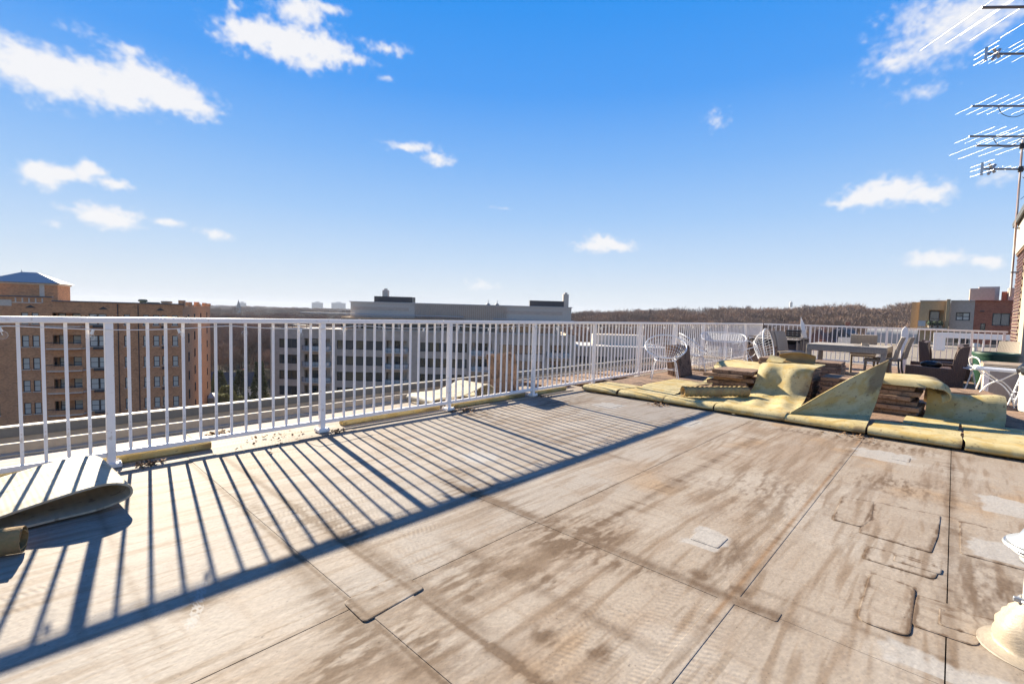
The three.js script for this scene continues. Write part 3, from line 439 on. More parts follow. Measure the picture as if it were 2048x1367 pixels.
// carpet humped behind the first stack and the curled offcut on top
{
  const g = profileSheet([[-7.95, 0.075], [-8.2, 0.09], [-8.42, 0.2], [-8.52, 0.33], [-8.68, 0.41], [-8.95, 0.43], [-9.25, 0.43]], -3.05, -2.28, 0.010, { seed: 31, amp: 0.01, warp: (u, v) => [-0.18 * (1 - u) * (1 - v), 0, -0.25 * (1 - u)] });
  carpet('humped_carpet', 'pale yellow carpet humped up behind the leaning brown paver stack', [['backing', g, M.backing]]);
  const g2 = sheet((u, v) => { const a = lerp(-0.35, 2.5, v); return V(lerp(-1.98, -1.5, u), 0.565 + 0.075 * (1 - Math.cos(a)) * (0.75 + 0.35 * Math.sin(u * 3)), -8.22 - 0.085 * Math.sin(a) - 0.05 * u); }, 18, 18, 0.010, 0.5, 0.3);
  carpet('carpet_offcut', 'olive brown curled carpet offcut on top of the draped stack', [['offcut', g2, M.turf]]);
  const g3 = sheet((u, v) => V(lerp(-2.08, -1.86, u), 0.57 + 0.09 * v - 0.05 * u * v, lerp(-7.98, -8.2, v)), 10, 10, 0.008, 0.3, 0.25);
  carpet('carpet_offcut', 'small green yellow carpet flap on top of the draped stack', [['offcut', g3, M.backing2]]);
}
// beyond the railing: folded cream carpet and its roll
carpet('folded_carpet', 'cream carpet folded on the roof outside the railing', [['backing', profileSheet([[-3.62, 0.014], [-3.6, 0.05], [-3.64, 0.095], [-3.8, 0.105], [-4.1, 0.10], [-4.35, 0.16], [-4.5, 0.205], [-4.62, 0.19], [-4.69, 0.12], [-4.66, 0.05], [-4.55, 0.02], [-4.3, 0.016]], -5.22, -4.66, 0.012, { seed: 41, amp: 0.006 }), M.backingPale]]);

// ------------------------------------------------------------------ loose pavers, each one by itself
const loose = rbox(0.58, 0.056, 0.58, 0.009);
const looseG = [0, 1, 2].map((k) => { const g = loose.clone(), uv = g.attributes.uv; for (let i = 0; i < uv.count; i++) uv.setXY(i, uv.getX(i) * 1.1 + 0.29 * k, uv.getY(i) * 1.2 + 0.41 * k); return g; });
let np = 0;
function paver(x, y, z, ry, label, group, rx = 0, rz = 0) { const m = single('paver', looseG[np % 3], M.paver[(np * 2 + (np >> 2)) % 3], label, 'paver', [x, y, z], 0, group); m.rotation.set(rx, ry, rz, 'YXZ'); np++; return m; }
const ORD = ['lowest', 'second from the bottom', 'third from the bottom', 'fourth from the bottom', 'fifth from the bottom', 'sixth from the bottom', 'seventh from the bottom', 'eighth from the bottom'];
function stack(x, z, n, ry, desc, group, jit = 0.05, y0 = DY) { for (let k = 0; k < n; k++) paver(x + (R() - 0.5) * jit * 2, y0 + 0.031 + k * 0.0595, z + (R() - 0.5) * jit * 2, ry + (R() - 0.5) * jit * 2.2, 'brown paver, ' + (k === n - 1 ? 'topmost' : ORD[k]) + ', ' + desc, group, (R() - 0.5) * 0.012, (R() - 0.5) * 0.012); }
stack(-2.47, -7.8, 6, 0.04, 'uneven stack beside the brown carpet roll', 'pavers of the open front stack', 0.075);
stack(-1.72, -8.12, 7, 0.0, 'stack beneath the sweeping yellow carpet', 'pavers under the sweeping carpet', 0.025);
stack(-1.08, -8.16, 6, 0.05, 'stack behind the pulled up carpet corner', 'pavers behind the pulled up corner', 0.05);
stack(-0.56, -7.86, 7, -0.06, 'stack beneath the round ended yellow carpet', 'pavers under the round ended carpet', 0.06);
stack(-2.2, -9.32, 8, 0.06, 'neat stack near the dark wicker bench', 'pavers of the left neat stack', 0.012);
stack(-1.56, -9.25, 8, 0.04, 'neat stack in front of the dining table', 'pavers of the right neat stack', 0.012);
stack(-0.95, -9.1, 4, 0.25, 'low stack between neat stack and tray', 'pavers of the low stack', 0.03);
stack(0.16, -9.5, 3, 0.3, 'low pile before the wicker sofa', 'pavers at the sofa', 0.09);
for (let k = 0; k < 4; k++) paver(-3.80 - k * 0.085, DY + 0.296, -9.0 - k * 0.05 + 0.02 * R(), 0, ['first', 'second', 'third', 'fourth'][k] + ' brown paver counted towards the railing, leaning on edge behind the hoop chair', 'pavers leaning behind the hoop chair', 0, Math.PI / 2 + 0.16 - 0.01 * k);
for (let k = 0; k < 3; k++) paver(-4.86 - k * 0.08, 0.294, -5.1 - k * 0.04, 0.15, ['first', 'second', 'third'][k] + ' brown paver counted towards the parapet, leaning on edge outside the railing', 'pavers leaning outside the railing', 0, Math.PI / 2 + 0.17);
paver(-3.02, DY + 0.285, -11.2, 0.1, 'brown paver standing upright against the dark wicker bench', undefined, Math.PI / 2 - 0.14);
for (const [x, z] of [[-4.93, -6.2], [-4.9, -6.9], [-4.95, -7.55], [-4.92, -8.3]]) paver(x, 0.033, z, 0.1 * (R() - 0.5), 'brown paver lying flat on the roof outside the railing', 'pavers lying outside the railing');

// ------------------------------------------------------------------ furniture
// white wire hoop chairs
function hoopChair(label, group) {
  const o = thing('hoop_chair', label, 'chair', [0, 0, 0], 0, group), T = 0.62;
  const ring = (r, y, k = 1, tilt = T, n = 28) => { const a = []; for (let i = 0; i < n; i++) { const t = i / n * Math.PI * 2, x = Math.cos(t) * r, z = Math.sin(t) * r * k; a.push(V(x, y - z * Math.sin(tilt), z * Math.cos(tilt))); } return a; };
  part('hoop', tube(ring(0.36, 0.6, 0.94), 0.0105, 64, true, 8), M.whiteWire, o);
  part('seat_ring', tube(ring(0.19, 0.36, 0.95, 0.12), 0.008, 40, true, 6), M.whiteWire, o);
  const H0 = ring(0.36, 0.6, 0.94, T, 36), S0 = ring(0.19, 0.36, 0.95, 0.12, 36), w = [];
  for (let i = 18; i <= 36; i++) { const a = S0[i % 36], b = H0[i % 36], m = a.clone().lerp(b, 0.5); m.y -= 0.05; w.push(tube([a, m, b], 0.0035, 8, false, 5)); }
  for (let i = 0; i < 9; i++) { const x = -0.17 + i * 0.0425, h = Math.sqrt(0.19 * 0.19 - x * x) * 0.95; w.push(tube([V(x, 0.36 + h * 0.12, -h), V(x, 0.335, 0), V(x, 0.36 - h * 0.12, h)], 0.0035, 8, false, 5)); }
  const back = []; for (let j = 1; j < 7; j++) { const t = j / 7, a = []; for (let i = 20; i <= 34; i++) { const p = S0[i % 36].clone().lerp(H0[i % 36], t); p.y -= 0.05 * Math.sin(t * Math.PI); a.push(p); } back.push(tube(a, 0.003, 24, false, 5)); }
  part('seat_wires', [...w], M.whiteWire, o); part('back_wires', back, M.whiteWire, o);
  for (const [sx, sz] of [[-1, -1], [1, -1], [1, 1], [-1, 1]]) part('leg', tube([V(sx * 0.12, 0.355, sz * 0.12), V(sx * 0.17, 0.33, sz * 0.17), V(sx * 0.2, 0.2, sz * 0.19), V(sx * 0.235, 0.0, sz * 0.22)], 0.008, 14, false, 7), M.whiteWire, o);
  part('stretcher', [rod(V(-0.205, 0.18, -0.19), V(0.205, 0.18, 0.19), 0.005), rod(V(0.205, 0.18, -0.19), V(-0.205, 0.18, 0.19), 0.005)], M.whiteWire, o);
  return o;
}
const hc = hoopChair('white wire hoop chair standing upright beside the leaning pavers'); hc.position.set(-3.83, DY, -8.25); hc.rotation.y = 0.5;
copy(hc, [-3.2, 0.42, -10.35], 0.7, 'white wire hoop chair tipped on its side, nearest the wire table', 0.35, -1.35);
copy(hc, [-2.9, 0.36, -10.15], 2.4, 'white wire hoop chair upside down with its hoop against the neat paver stack', 2.45, 0.25);
copy(hc, [-4.0, DY, -9.9], 2.2, 'white wire hoop chair standing behind the leaning pavers close to the railing');
// wire mesh table tilted and wire rack
{
  const o = thing('wire_table', 'white wire mesh side table tilted on top of the wire rack', 'table', [-3.62, 0.62, -10.55], 0.35); o.rotation.z = -0.12; o.rotation.x = 0.28;
  const w = []; for (let i = 0; i <= 22; i++) w.push(rod(V(-0.36 + i * 0.0327, 0.2, -0.25), V(-0.36 + i * 0.0327, 0.2, 0.25), 0.003, 0.003, 4)); for (let i = 0; i <= 5; i++) w.push(rod(V(-0.36, 0.2, -0.25 + i * 0.1), V(0.36, 0.2, -0.25 + i * 0.1), 0.0035, 0.0035, 4));
  part('mesh_top', w, M.whiteWire, o); part('rim', tube([V(-0.37, 0.2, -0.26), V(0.37, 0.2, -0.26), V(0.37, 0.2, 0.26), V(-0.37, 0.2, 0.26)], 0.009, 60, true, 6), M.whiteWire, o);
  for (const [x, z] of [[-1, -1], [1, -1], [1, 1], [-1, 1]]) part('leg', tube([V(x * 0.34, 0.2, z * 0.23), V(x * 0.3, 0.02, z * 0.2), V(x * 0.34, -0.08, z * 0.22)], 0.007, 10, false, 6), M.whiteWire, o);
  const k = thing('wire_rack', 'white wire basket rack on the deck between the railing and the toppled chairs', 'rack', [-3.86, DY, -10.45], 0.1), g = [];
  for (let j = 0; j <= 5; j++) for (const z of [-0.25, 0.25]) g.push(rod(V(-0.4, 0.04 + j * 0.095, z), V(0.4, 0.04 + j * 0.095, z), 0.004, 0.004, 4));
  for (let j = 0; j <= 5; j++) for (const x of [-0.4, 0.4]) g.push(rod(V(x, 0.04 + j * 0.095, -0.25), V(x, 0.04 + j * 0.095, 0.25), 0.004, 0.004, 4));
  for (let i = 1; i < 16; i++) for (const z of [-0.25, 0.25]) g.push(rod(V(-0.4 + i * 0.05, 0.04, z), V(-0.4 + i * 0.05, 0.51, z), 0.003, 0.003, 4));
  part('basket_wires', g, M.whiteWire, k); for (const x of [-0.4, 0.4]) for (const z of [-0.25, 0.25]) part('corner_post', rod(V(x, 0, z), V(x, x < 0 && z < 0 ? 0.68 : 0.52, z), 0.011, 0.011, 8), M.whiteWire, k);
  for (const y of [0.05, 0.3]) part('shelf', [-2, -1, 0, 1, 2].map((i) => box(0.78, 0.012, 0.07, 0, y, i * 0.095)), M.wood, k);
}
// dark wicker benches at the back
function wickerBench(label, pos, ry, w, h, d) {
  const o = thing('wicker_bench', label, 'bench', pos, ry);
  part('front_panel', rbox(w, h - 0.08, 0.05, 0.012, 0, h / 2 + 0.0, d / 2 - 0.025), M.wickerBlack, o); part('back_panel', rbox(w, h - 0.02, 0.05, 0.012, 0, h / 2 + 0.03, -d / 2 + 0.025), M.wickerBlack, o);
  for (const s of [-1, 1]) part('side_panel', rbox(0.05, h - 0.05, d - 0.11, 0.012, s * (w / 2 - 0.026), h / 2 + 0.015, 0), M.wickerBlack, o);
  part('top', rbox(w + 0.02, 0.025, d + 0.02, 0.008, 0, h + 0.065, 0), M.wickerTaupe, o); for (const s of [-1, 1]) for (const z of [-1, 1]) part('corner_trim', rbox(0.03, h + 0.03, 0.03, 0.005, s * (w / 2 + 0.008), h / 2 + 0.02, z * (d / 2 + 0.008)), M.wood, o);
  return o;
}
wickerBench('dark wicker bench with a pale top in front of the far railing', [-3.22, DY, -13.1], 0.05, 0.98, 0.6, 0.5);
wickerBench('second dark wicker bench half hidden behind the pale topped one', [-3.45, DY, -14.2], 0.0, 1.3, 0.62, 0.55);
{
  const o = thing('black_crate', 'black slatted plastic crate on the rear wicker bench', 'crate', [-3.08, DY + 0.705, -14.2], 0.1);
  for (const z of [-0.14, 0.14]) for (let i = 0; i < 3; i++) part('side_slat', box(0.32, 0.04, 0.012, 0, 0.03 + i * 0.055, z), M.black, o); for (const x of [-0.155, 0.155]) for (let i = 0; i < 3; i++) part('end_slat', box(0.012, 0.04, 0.26, x, 0.03 + i * 0.055, 0), M.black, o);
  part('floor', box(0.3, 0.01, 0.26, 0, 0.006, 0), M.black, o); part('lid', rbox(0.34, 0.016, 0.3, 0.005, 0, 0.175, 0), M.black, o);
  const b = thing('white_plank', 'white pointed plank leaning against the far railing', 'plank', [-2.75, DY, -14.5], 0.2); const s = new THREE.Shape(); s.moveTo(-0.07, 0); s.lineTo(0.07, 0); s.lineTo(0.05, 1.05); s.lineTo(0, 1.26); s.lineTo(-0.04, 1.05); const g = new THREE.ExtrudeGeometry(s, { depth: 0.02, bevelEnabled: true, bevelSize: 0.003, bevelThickness: 0.003, bevelSegments: 1 }); g.rotateZ(0.2); part('board', clean(g), M.rail, b);
}
// dining table and chairs, taupe wicker
{
  const o = thing('dining_table', 'taupe wicker dining table with a planked top', 'table', [-1.52, DY, -11.65]);
  const W = 1.28, D = 1.25, H = 0.68;
  for (let i = 0; i < 9; i++) part('top_plank', rbox(W / 9 - 0.005, 0.022, D - 0.01, 0.003, -W / 2 + (i + 0.5) * W / 9, H - 0.011, 0), M.tableTop || (M.tableTop = mottled(0.40, 0.36, 0.31, 0.7)), o);
  part('apron', [rbox(W, 0.10, 0.04, 0.008, 0, H - 0.075, D / 2 - 0.02), rbox(W, 0.10, 0.04, 0.008, 0, H - 0.075, -D / 2 + 0.02), rbox(0.04, 0.10, D - 0.085, 0.008, -W / 2 + 0.02, H - 0.075, 0), rbox(0.04, 0.10, D - 0.085, 0.008, W / 2 - 0.02, H - 0.075, 0)], M.wickerTaupe, o);
  for (const x of [-1, 1]) for (const z of [-1, 1]) part('leg', rbox(0.085, H - 0.127, 0.085, 0.008, x * (W / 2 - 0.045), (H - 0.127) / 2, z * (D / 2 - 0.045)), M.wickerTaupe, o);
  const c = thing('dining_chair', 'taupe wicker dining chair at the bench end of the dining table', 'chair', [-2.52, DY, -11.75], 1.35, 'wicker chairs round the dining table');
  const prof = [[0.2, 0.43], [-0.18, 0.42], [-0.22, 0.46], [-0.25, 0.6], [-0.285, 0.75], [-0.33, 0.88]], cu = new THREE.CatmullRomCurve3(prof.map(([z, y]) => V(0, y, z)));
  part('seat', rbox(0.44, 0.05, 0.42, 0.015, 0, 0.42, 0), M.wickerTaupe, c);
  part('backrest', sheet((u, v) => { const p = cu.getPoint(0.4 + 0.6 * v); return V((u - 0.5) * 0.44, p.y, p.z - 0.04 * Math.sin(u * Math.PI)); }, 12, 16, 0.03, 0.44, 0.5), M.wickerTaupe, c);
  for (const s of [-1, 1]) { part('leg', tube([V(s * 0.2, 0.4, 0.18), V(s * 0.2, 0.2, 0.19), V(s * 0.2, 0, 0.2)], 0.018, 8, false, 6), M.wickerTaupe, c); part('leg', tube([V(s * 0.2, 0.42, -0.19), V(s * 0.2, 0.2, -0.21), V(s * 0.2, 0, -0.27)], 0.018, 8, false, 6), M.wickerTaupe, c); }
  copy(c, [-2.75, DY, -12.35], 1.2, 'taupe wicker dining chair tucked behind the one at the bench end of the table');
  copy(c, [-1.42, DY, -12.75], Math.PI + 0.1, 'taupe wicker dining chair on the far railing side of the dining table');
  copy(c, [-1.04, DY, -11.42], -1.5, 'taupe wicker dining chair between the dining table and the brown sofa');
  copy(c, [-0.93, DY, -11.98], -1.62, 'taupe wicker dining chair between table and sofa, the one set back');
  const b = thing('small_box', 'small brown open box on the dining table', 'box', [-1.24, DY + 0.682, -11.35], 0.2); part('box_body', [box(0.12, 0.05, 0.008, 0, 0.026, 0.046), box(0.12, 0.05, 0.008, 0, 0.026, -0.046), box(0.008, 0.05, 0.08, 0.056, 0.026, 0), box(0.008, 0.05, 0.08, -0.056, 0.026, 0), box(0.1, 0.006, 0.08, 0, 0.005, 0)], M.wood, b); part('flap', box(0.11, 0.004, 0.09, -0.12, 0.005, 0.01), M.lid, b);
  const t = thing('grill_tray', 'round black metal tray with a rim and wheeled frame under the table', 'tray', [-1.55, DY, -10.4]);
  const l = new THREE.LatheGeometry([[0, 0.16], [0.28, 0.165], [0.34, 0.2], [0.35, 0.2], [0.345, 0.185], [0.29, 0.15], [0, 0.145]].map(([x, y]) => new THREE.Vector2(x, y)), 28); part('tray', clean(l), M.black, t);
  for (const [x, z] of [[0.22, 0.12], [-0.22, 0.12], [0, -0.24]]) part('leg', rod(V(x * 0.7, 0.15, z * 0.7), V(x, 0, z), 0.012), M.black, t); part('frame_bar', [rod(V(0.15, 0.12, 0), V(0.7, 0.16, -0.1), 0.012), rod(V(0.15, 0.12, 0.1), V(0.7, 0.16, 0.02), 0.012)], M.black, t);
  for (const z of [-0.12, 0.06]) { const w = new THREE.TorusGeometry(0.085, 0.014, 8, 24); w.translate(0.5, 0.1, z); const k = part('wheel', clean(w), M.black, t); part('hub', [0, 1, 2, 3, 4, 5].map((i) => rod(V(0.5, 0.1, z), V(0.5 + 0.08 * Math.cos(i * 1.047), 0.1 + 0.08 * Math.sin(i * 1.047), z), 0.004)), M.alu, k); }
}
{ const b = thing('white_paddle', 'white round topped board standing behind the chairs near the brown sofa', 'board', [-0.78, DY, -13.35], 0.1), s = new THREE.Shape(); s.moveTo(-0.035, 0); s.lineTo(0.035, 0); s.lineTo(0.055, 0.8); s.quadraticCurveTo(0.07, 1.02, 0, 1.07); s.quadraticCurveTo(-0.07, 1.02, -0.055, 0.8); const g = new THREE.ExtrudeGeometry(s, { depth: 0.02, bevelEnabled: true, bevelSize: 0.004, bevelThickness: 0.004, bevelSegments: 1 }); part('board', clean(g), M.rail, b); }
// brown wicker sofa seen from its side, and its twin behind
{
  const o = thing('wicker_sofa', 'brown wicker sofa with a low L-shaped side panel and high back', 'sofa', [-0.2, DY, -12.2], 0, 'brown wicker sofas');
  const s = new THREE.Shape(); s.moveTo(-0.42, 0.02); s.lineTo(0.36, 0.02); s.lineTo(0.42, 0.76); s.quadraticCurveTo(0.3, 0.755, 0.285, 0.68); s.quadraticCurveTo(0.225, 0.5, 0.23, 0.335); s.lineTo(-0.42, 0.36); s.closePath();
  for (const z of [0.64, -0.70]) { const g = new THREE.ExtrudeGeometry(s, { depth: 0.06, bevelEnabled: true, bevelSize: 0.008, bevelThickness: 0.008, bevelSegments: 2, curveSegments: 8 }); g.translate(0, 0, z); part('side_panel', boxUV(g), M.wickerDark, o); }
  part('seat', rbox(0.62, 0.2, 1.26, 0.02, -0.1, 0.2, 0), M.wickerDark, o); const bk = rbox(0.09, 0.62, 1.26, 0.02, 0.31, 0.44, 0); part('backrest', bk, M.wickerDark, o);
  part('front_rail', rbox(0.06, 0.26, 1.26, 0.015, -0.39, 0.17, 0), M.wickerDark, o);
  for (const x of [-0.36, 0.33]) for (const z of [-0.62, 0.62]) part('foot', rbox(0.05, 0.04, 0.05, 0.005, x, 0.0, z), M.black, o).position.y = 0.02;
  const p = o.clone(); p.name = uniq('wicker_sofa'); p.position.set(-0.12, DY, -14.1); p.rotation.y = Math.PI; p.userData = { ...o.userData, label: 'brown wicker sofa turned round behind the L-sided one, high back towards the dining table' }; scene.add(p);
  const c = thing('dark_cushion', 'black bundle lying on the brown wicker sofa seat', 'cushion', [-0.28, DY + 0.303, -12.1]); const g = new THREE.SphereGeometry(0.13, 20, 12); g.scale(1.3, 0.5, 1); const ps = g.attributes.position; for (let i = 0; i < ps.count; i++) ps.setY(i, ps.getY(i) * (0.8 + 0.5 * vn(ps.getX(i) * 20 + 9, ps.getZ(i) * 20 + 5)) + 0.065); g.computeVertexNormals(); part('bundle', clean(g), M.blackBag, c);
}
// green tub, folding chair, deck box, tray table, bin
{
  const t = thing('green_tub', 'large round dark green tub behind the deck box', 'tub', [0.62, DY, -13.2]); part('tub_body', clean(new THREE.LatheGeometry([[0, 0], [0.29, 0], [0.325, 0.55], [0.34, 0.56], [0.34, 0.62], [0.32, 0.62], [0.30, 0.57], [0.27, 0.04], [0, 0.03]].map(([x, y]) => new THREE.Vector2(x, y)), 32)), M.green, t);
  const f = thing('folding_chair', 'cream metal folding chair folded beside the deck box', 'chair', [0.3, DY, -11.2], 0.3);
  part('frame', [tube([V(-0.05, 0, 0.2), V(-0.03, 0.1, 0.2), V(0.02, 0.35, 0.2), V(-0.02, 0.55, 0.2), V(-0.02, 0.6, 0), V(-0.02, 0.55, -0.2), V(0.02, 0.35, -0.2), V(-0.05, 0, -0.2)], 0.012, 50), tube([V(0.1, 0, 0.17), V(0.02, 0.35, 0.17), V(-0.04, 0.46, 0.17)], 0.012, 16), tube([V(0.1, 0, -0.17), V(0.02, 0.35, -0.17), V(-0.04, 0.46, -0.17)], 0.012, 16)], M.cable, f);
  for (let i = 0; i < 4; i++) part('seat_slat', rbox(0.035, 0.014, 0.34, 0.004, -0.09 + i * 0.045, 0.40 + i * 0.02, 0), M.cable, f);
  const d = thing('deck_box', 'beige plastic deck box with a ridged tan lid', 'storage box', [0.68, DY, -10.82]);
  part('box_body', rbox(0.6, 0.46, 0.86, 0.02, 0, 0.235, 0), M.boxBeige, d); for (const x of [-0.27, 0.27]) for (const z of [-0.4, 0.4]) part('corner_post', rbox(0.07, 0.45, 0.07, 0.01, x, 0.23, z), M.rail, d);
  const lid = part('lid', rbox(0.66, 0.06, 0.93, 0.02, 0, 0.497, 0), M.lid, d); for (let i = 0; i < 4; i++) part('lid_board', rbox(0.63, 0.018, 0.2, 0.006, 0, 0.536, -0.34 + i * 0.225), M.lid, lid);
  const y = thing('tray_table', 'white folding metal tray table with crossed curved legs before the deck box', 'table', [0.5, DY, -9.75], -0.15);
  part('tray_top', [rbox(0.44, 0.012, 0.36, 0.004, 0, 0.5, 0), ...[-0.18, 0.18].map((z) => rbox(0.44, 0.035, 0.012, 0.004, 0, 0.51, z)), ...[-0.22, 0.22].map((x) => rbox(0.012, 0.035, 0.36, 0.004, x, 0.51, 0))], M.whiteWire, y);
  for (const z of [-0.15, 0.15]) for (const s of [-1, 1]) part('leg', tube([V(s * 0.2, 0.0, z), V(s * 0.17, 0.14, z), V(s * 0.06, 0.31, z), V(-s * 0.04, 0.37, z), V(-s * 0.15, 0.46, z), V(-s * 0.19, 0.49, z)], 0.0095, 24, false, 7), M.whiteWire, y);
  part('cross_bar', [-1, 1].map((s) => rod(V(s * 0.185, 0.08, -0.15), V(s * 0.185, 0.08, 0.15), 0.007)), M.whiteWire, y);
  const s2 = thing('step_frame', 'white metal folding frame with rungs leaning beside the tray table', 'folding frame', [0.74, DY, -9.95], 0.5); part('side_rail', [rod(V(-0.12, 0, 0), V(0.02, 0.5, 0), 0.011), rod(V(-0.12, 0, 0.1), V(0.02, 0.5, 0.1), 0.011), rod(V(0.16, 0, 0), V(0.02, 0.5, 0), 0.009)], M.whiteWire, s2); for (let i = 1; i < 5; i++) part('rung', rod(V(-0.12 + i * 0.028, i * 0.1, 0), V(-0.12 + i * 0.028, i * 0.1, 0.1), 0.007), M.whiteWire, s2);
  const b = thing('rubbish_bin', 'white plastic bin with a black bag bulging over its rim', 'bin', [0.9, DY, -9.3]); part('bin_body', clean(new THREE.LatheGeometry([[0, 0], [0.2, 0], [0.212, 0.02], [0.225, 0.5], [0.235, 0.5], [0.235, 0.53], [0.215, 0.53], [0.2, 0.05], [0, 0.04]].map(([x, q]) => new THREE.Vector2(x, q)), 30)), M.bin, b);
  const g = new THREE.SphereGeometry(0.25, 40, 24); const p = g.attributes.position; for (let i = 0; i < p.count; i++) { const v = V(p.getX(i), p.getY(i), p.getZ(i)), a = Math.atan2(v.z, v.x), k = 1 + 0.16 * (fbm(a * 3 + 9, v.y * 12 + 4, 3) - 0.5) + 0.05 * Math.sin(a * 11 + v.y * 14); p.setXYZ(i, v.x * k, v.y * 0.5 * k + 0.56, v.z * k); } g.computeVertexNormals(); part('black_bag', clean(g), M.blackBag, b);
  const w = thing('wicker_chair', 'taupe wicker armchair by the brick wall beyond the deck box', 'chair', [0.74, DY, -14.2], -0.6); part('seat', rbox(0.5, 0.3, 0.5, 0.02, 0, 0.2, 0), M.wickerTaupe, w); part('backrest', sheet((u, v) => V((u - 0.5) * 0.5, 0.3 + 0.52 * v, -0.22 - 0.12 * v - 0.05 * Math.sin(u * Math.PI)), 12, 12, 0.05, 0.5, 0.55), M.wickerTaupe, w); for (const s of [-1, 1]) part('arm', rbox(0.06, 0.2, 0.46, 0.015, s * 0.24, 0.45, 0), M.wickerTaupe, w);
}
// vent pipe at the right
{
  const o = thing('vent_pipe', 'white roof vent pipe with a metal cap and a wrinkled membrane boot', 'vent pipe', [0.292, 0, -2.56]);
  const g = new THREE.LatheGeometry([[0.16, 0.002], [0.155, 0.008], [0.118, 0.012], [0.112, 0.03], [0.118, 0.05], [0.108, 0.075], [0.113, 0.09], [0.098, 0.11], [0.096, 0.125], [0.082, 0.14], [0.08, 0.152], [0.066, 0.165], [0.058, 0.185], [0.053, 0.2], [0.048, 0.2]].map(([x, y]) => new THREE.Vector2(x, y)), 56);
  const p = g.attributes.position; for (let i = 0; i < p.count; i++) { const x = p.getX(i), y = p.getY(i), z = p.getZ(i), a = Math.atan2(z, x), k = 1 + (y > 0.01 && y < 0.15 ? 0.10 * (fbm(a * 2.5 + 9, y * 16, 3) - 0.5) : 0); p.setXYZ(i, x * k, y + (y > 0.03 ? 0.012 * (vn(a * 3 + 4, y * 9) - 0.5) : 0), z * k); } g.computeVertexNormals(); part('boot', clean(g), M.boot, o);
  part('pipe', clean(new THREE.CylinderGeometry(0.046, 0.046, 0.24, 28).translate(0, 0.29, 0)), M.bin, o);
  const cl = part('clamp', clean(new THREE.TorusGeometry(0.052, 0.007, 8, 32).rotateX(Math.PI / 2).translate(0, 0.192, 0)), M.galv, o); part('screw', rbox(0.03, 0.018, 0.016, 0.004, -0.056, 0.194, 0.02), M.galv, cl);
  const cap = part('cap', clean(new THREE.LatheGeometry([[0.048, 0.335], [0.062, 0.335], [0.064, 0.35], [0.05, 0.36], [0.086, 0.372], [0.09, 0.378], [0.06, 0.392], [0.098, 0.402], [0.102, 0.41], [0.07, 0.43], [0.06, 0.452], [0.03, 0.46], [0, 0.461]].map(([x, y]) => new THREE.Vector2(x, y)), 40)), M.galv, o);
  part('cap_plate', clean(new THREE.CylinderGeometry(0.108, 0.112, 0.008, 40).translate(0, 0.398, 0)), M.galv, cap);
}

// ------------------------------------------------------------------ penthouse corner on the right, with its antennas
{
  const o = thing('penthouse', 'corner of a dark brick penthouse wall with a cream fascia and eave', 'building');
  const mortar = mottled(0.42, 0.35, 0.26, 0.9), brk = [mottled(0.085, 0.032, 0.03, 0.6), mottled(0.065, 0.024, 0.028, 0.55), mottled(0.11, 0.04, 0.032, 0.65)];
  part('wall', box(0.9, 3.0, 1.62, 1.462, 1.5, -15.91), mortar, o);
  const bg = rbox(0.02, 0.057, 0.205, 0.004), hg = rbox(0.02, 0.057, 0.098, 0.004);
  for (let c = 4; c < 38; c++) for (let k = 0; k < 7; k++) { const half = c % 2, z = -16.6 + k * 0.218 + half * 0.109; if (z > -15.16) continue; const m = part('brick', bg, brk[(c * 5 + k * 3 + ((c * k) % 4)) % 3], o); m.position.set(1.006 + (R() - 0.5) * 0.003, 0.04 + c * 0.0765, z); }
  part('pilaster', rbox(0.3, 3.0, 0.9, 0.01, 1.17, 1.5, -14.63), mottled(0.46, 0.38, 0.29, 0.8), o);
  part('fascia_panel', rbox(0.9, 0.74, 4.2, 0.01, 1.40, 3.28, -14.4), mottled(0.5, 0.45, 0.38, 0.6), o);
  part('soffit', box(1.1, 0.05, 4.2, 1.52, 2.885, -14.4), mottled(0.17, 0.09, 0.05, 0.8), o);
  const e = part('eave', rbox(1.2, 0.05, 4.5, 0.01), M.parapetDark, o); e.position.set(1.46, 3.74, -14.45); e.rotation.z = 0.16;
  part('eave_trim', rbox(0.03, 0.14, 4.5, 0.008, 0.89, 3.64, -14.45), M.parapetDark, o);
}
const EL = V(-0.6311, 0, -0.7757).normalize(), BO = V(0.7757, 0, -0.6311).normalize();   // element and boom directions
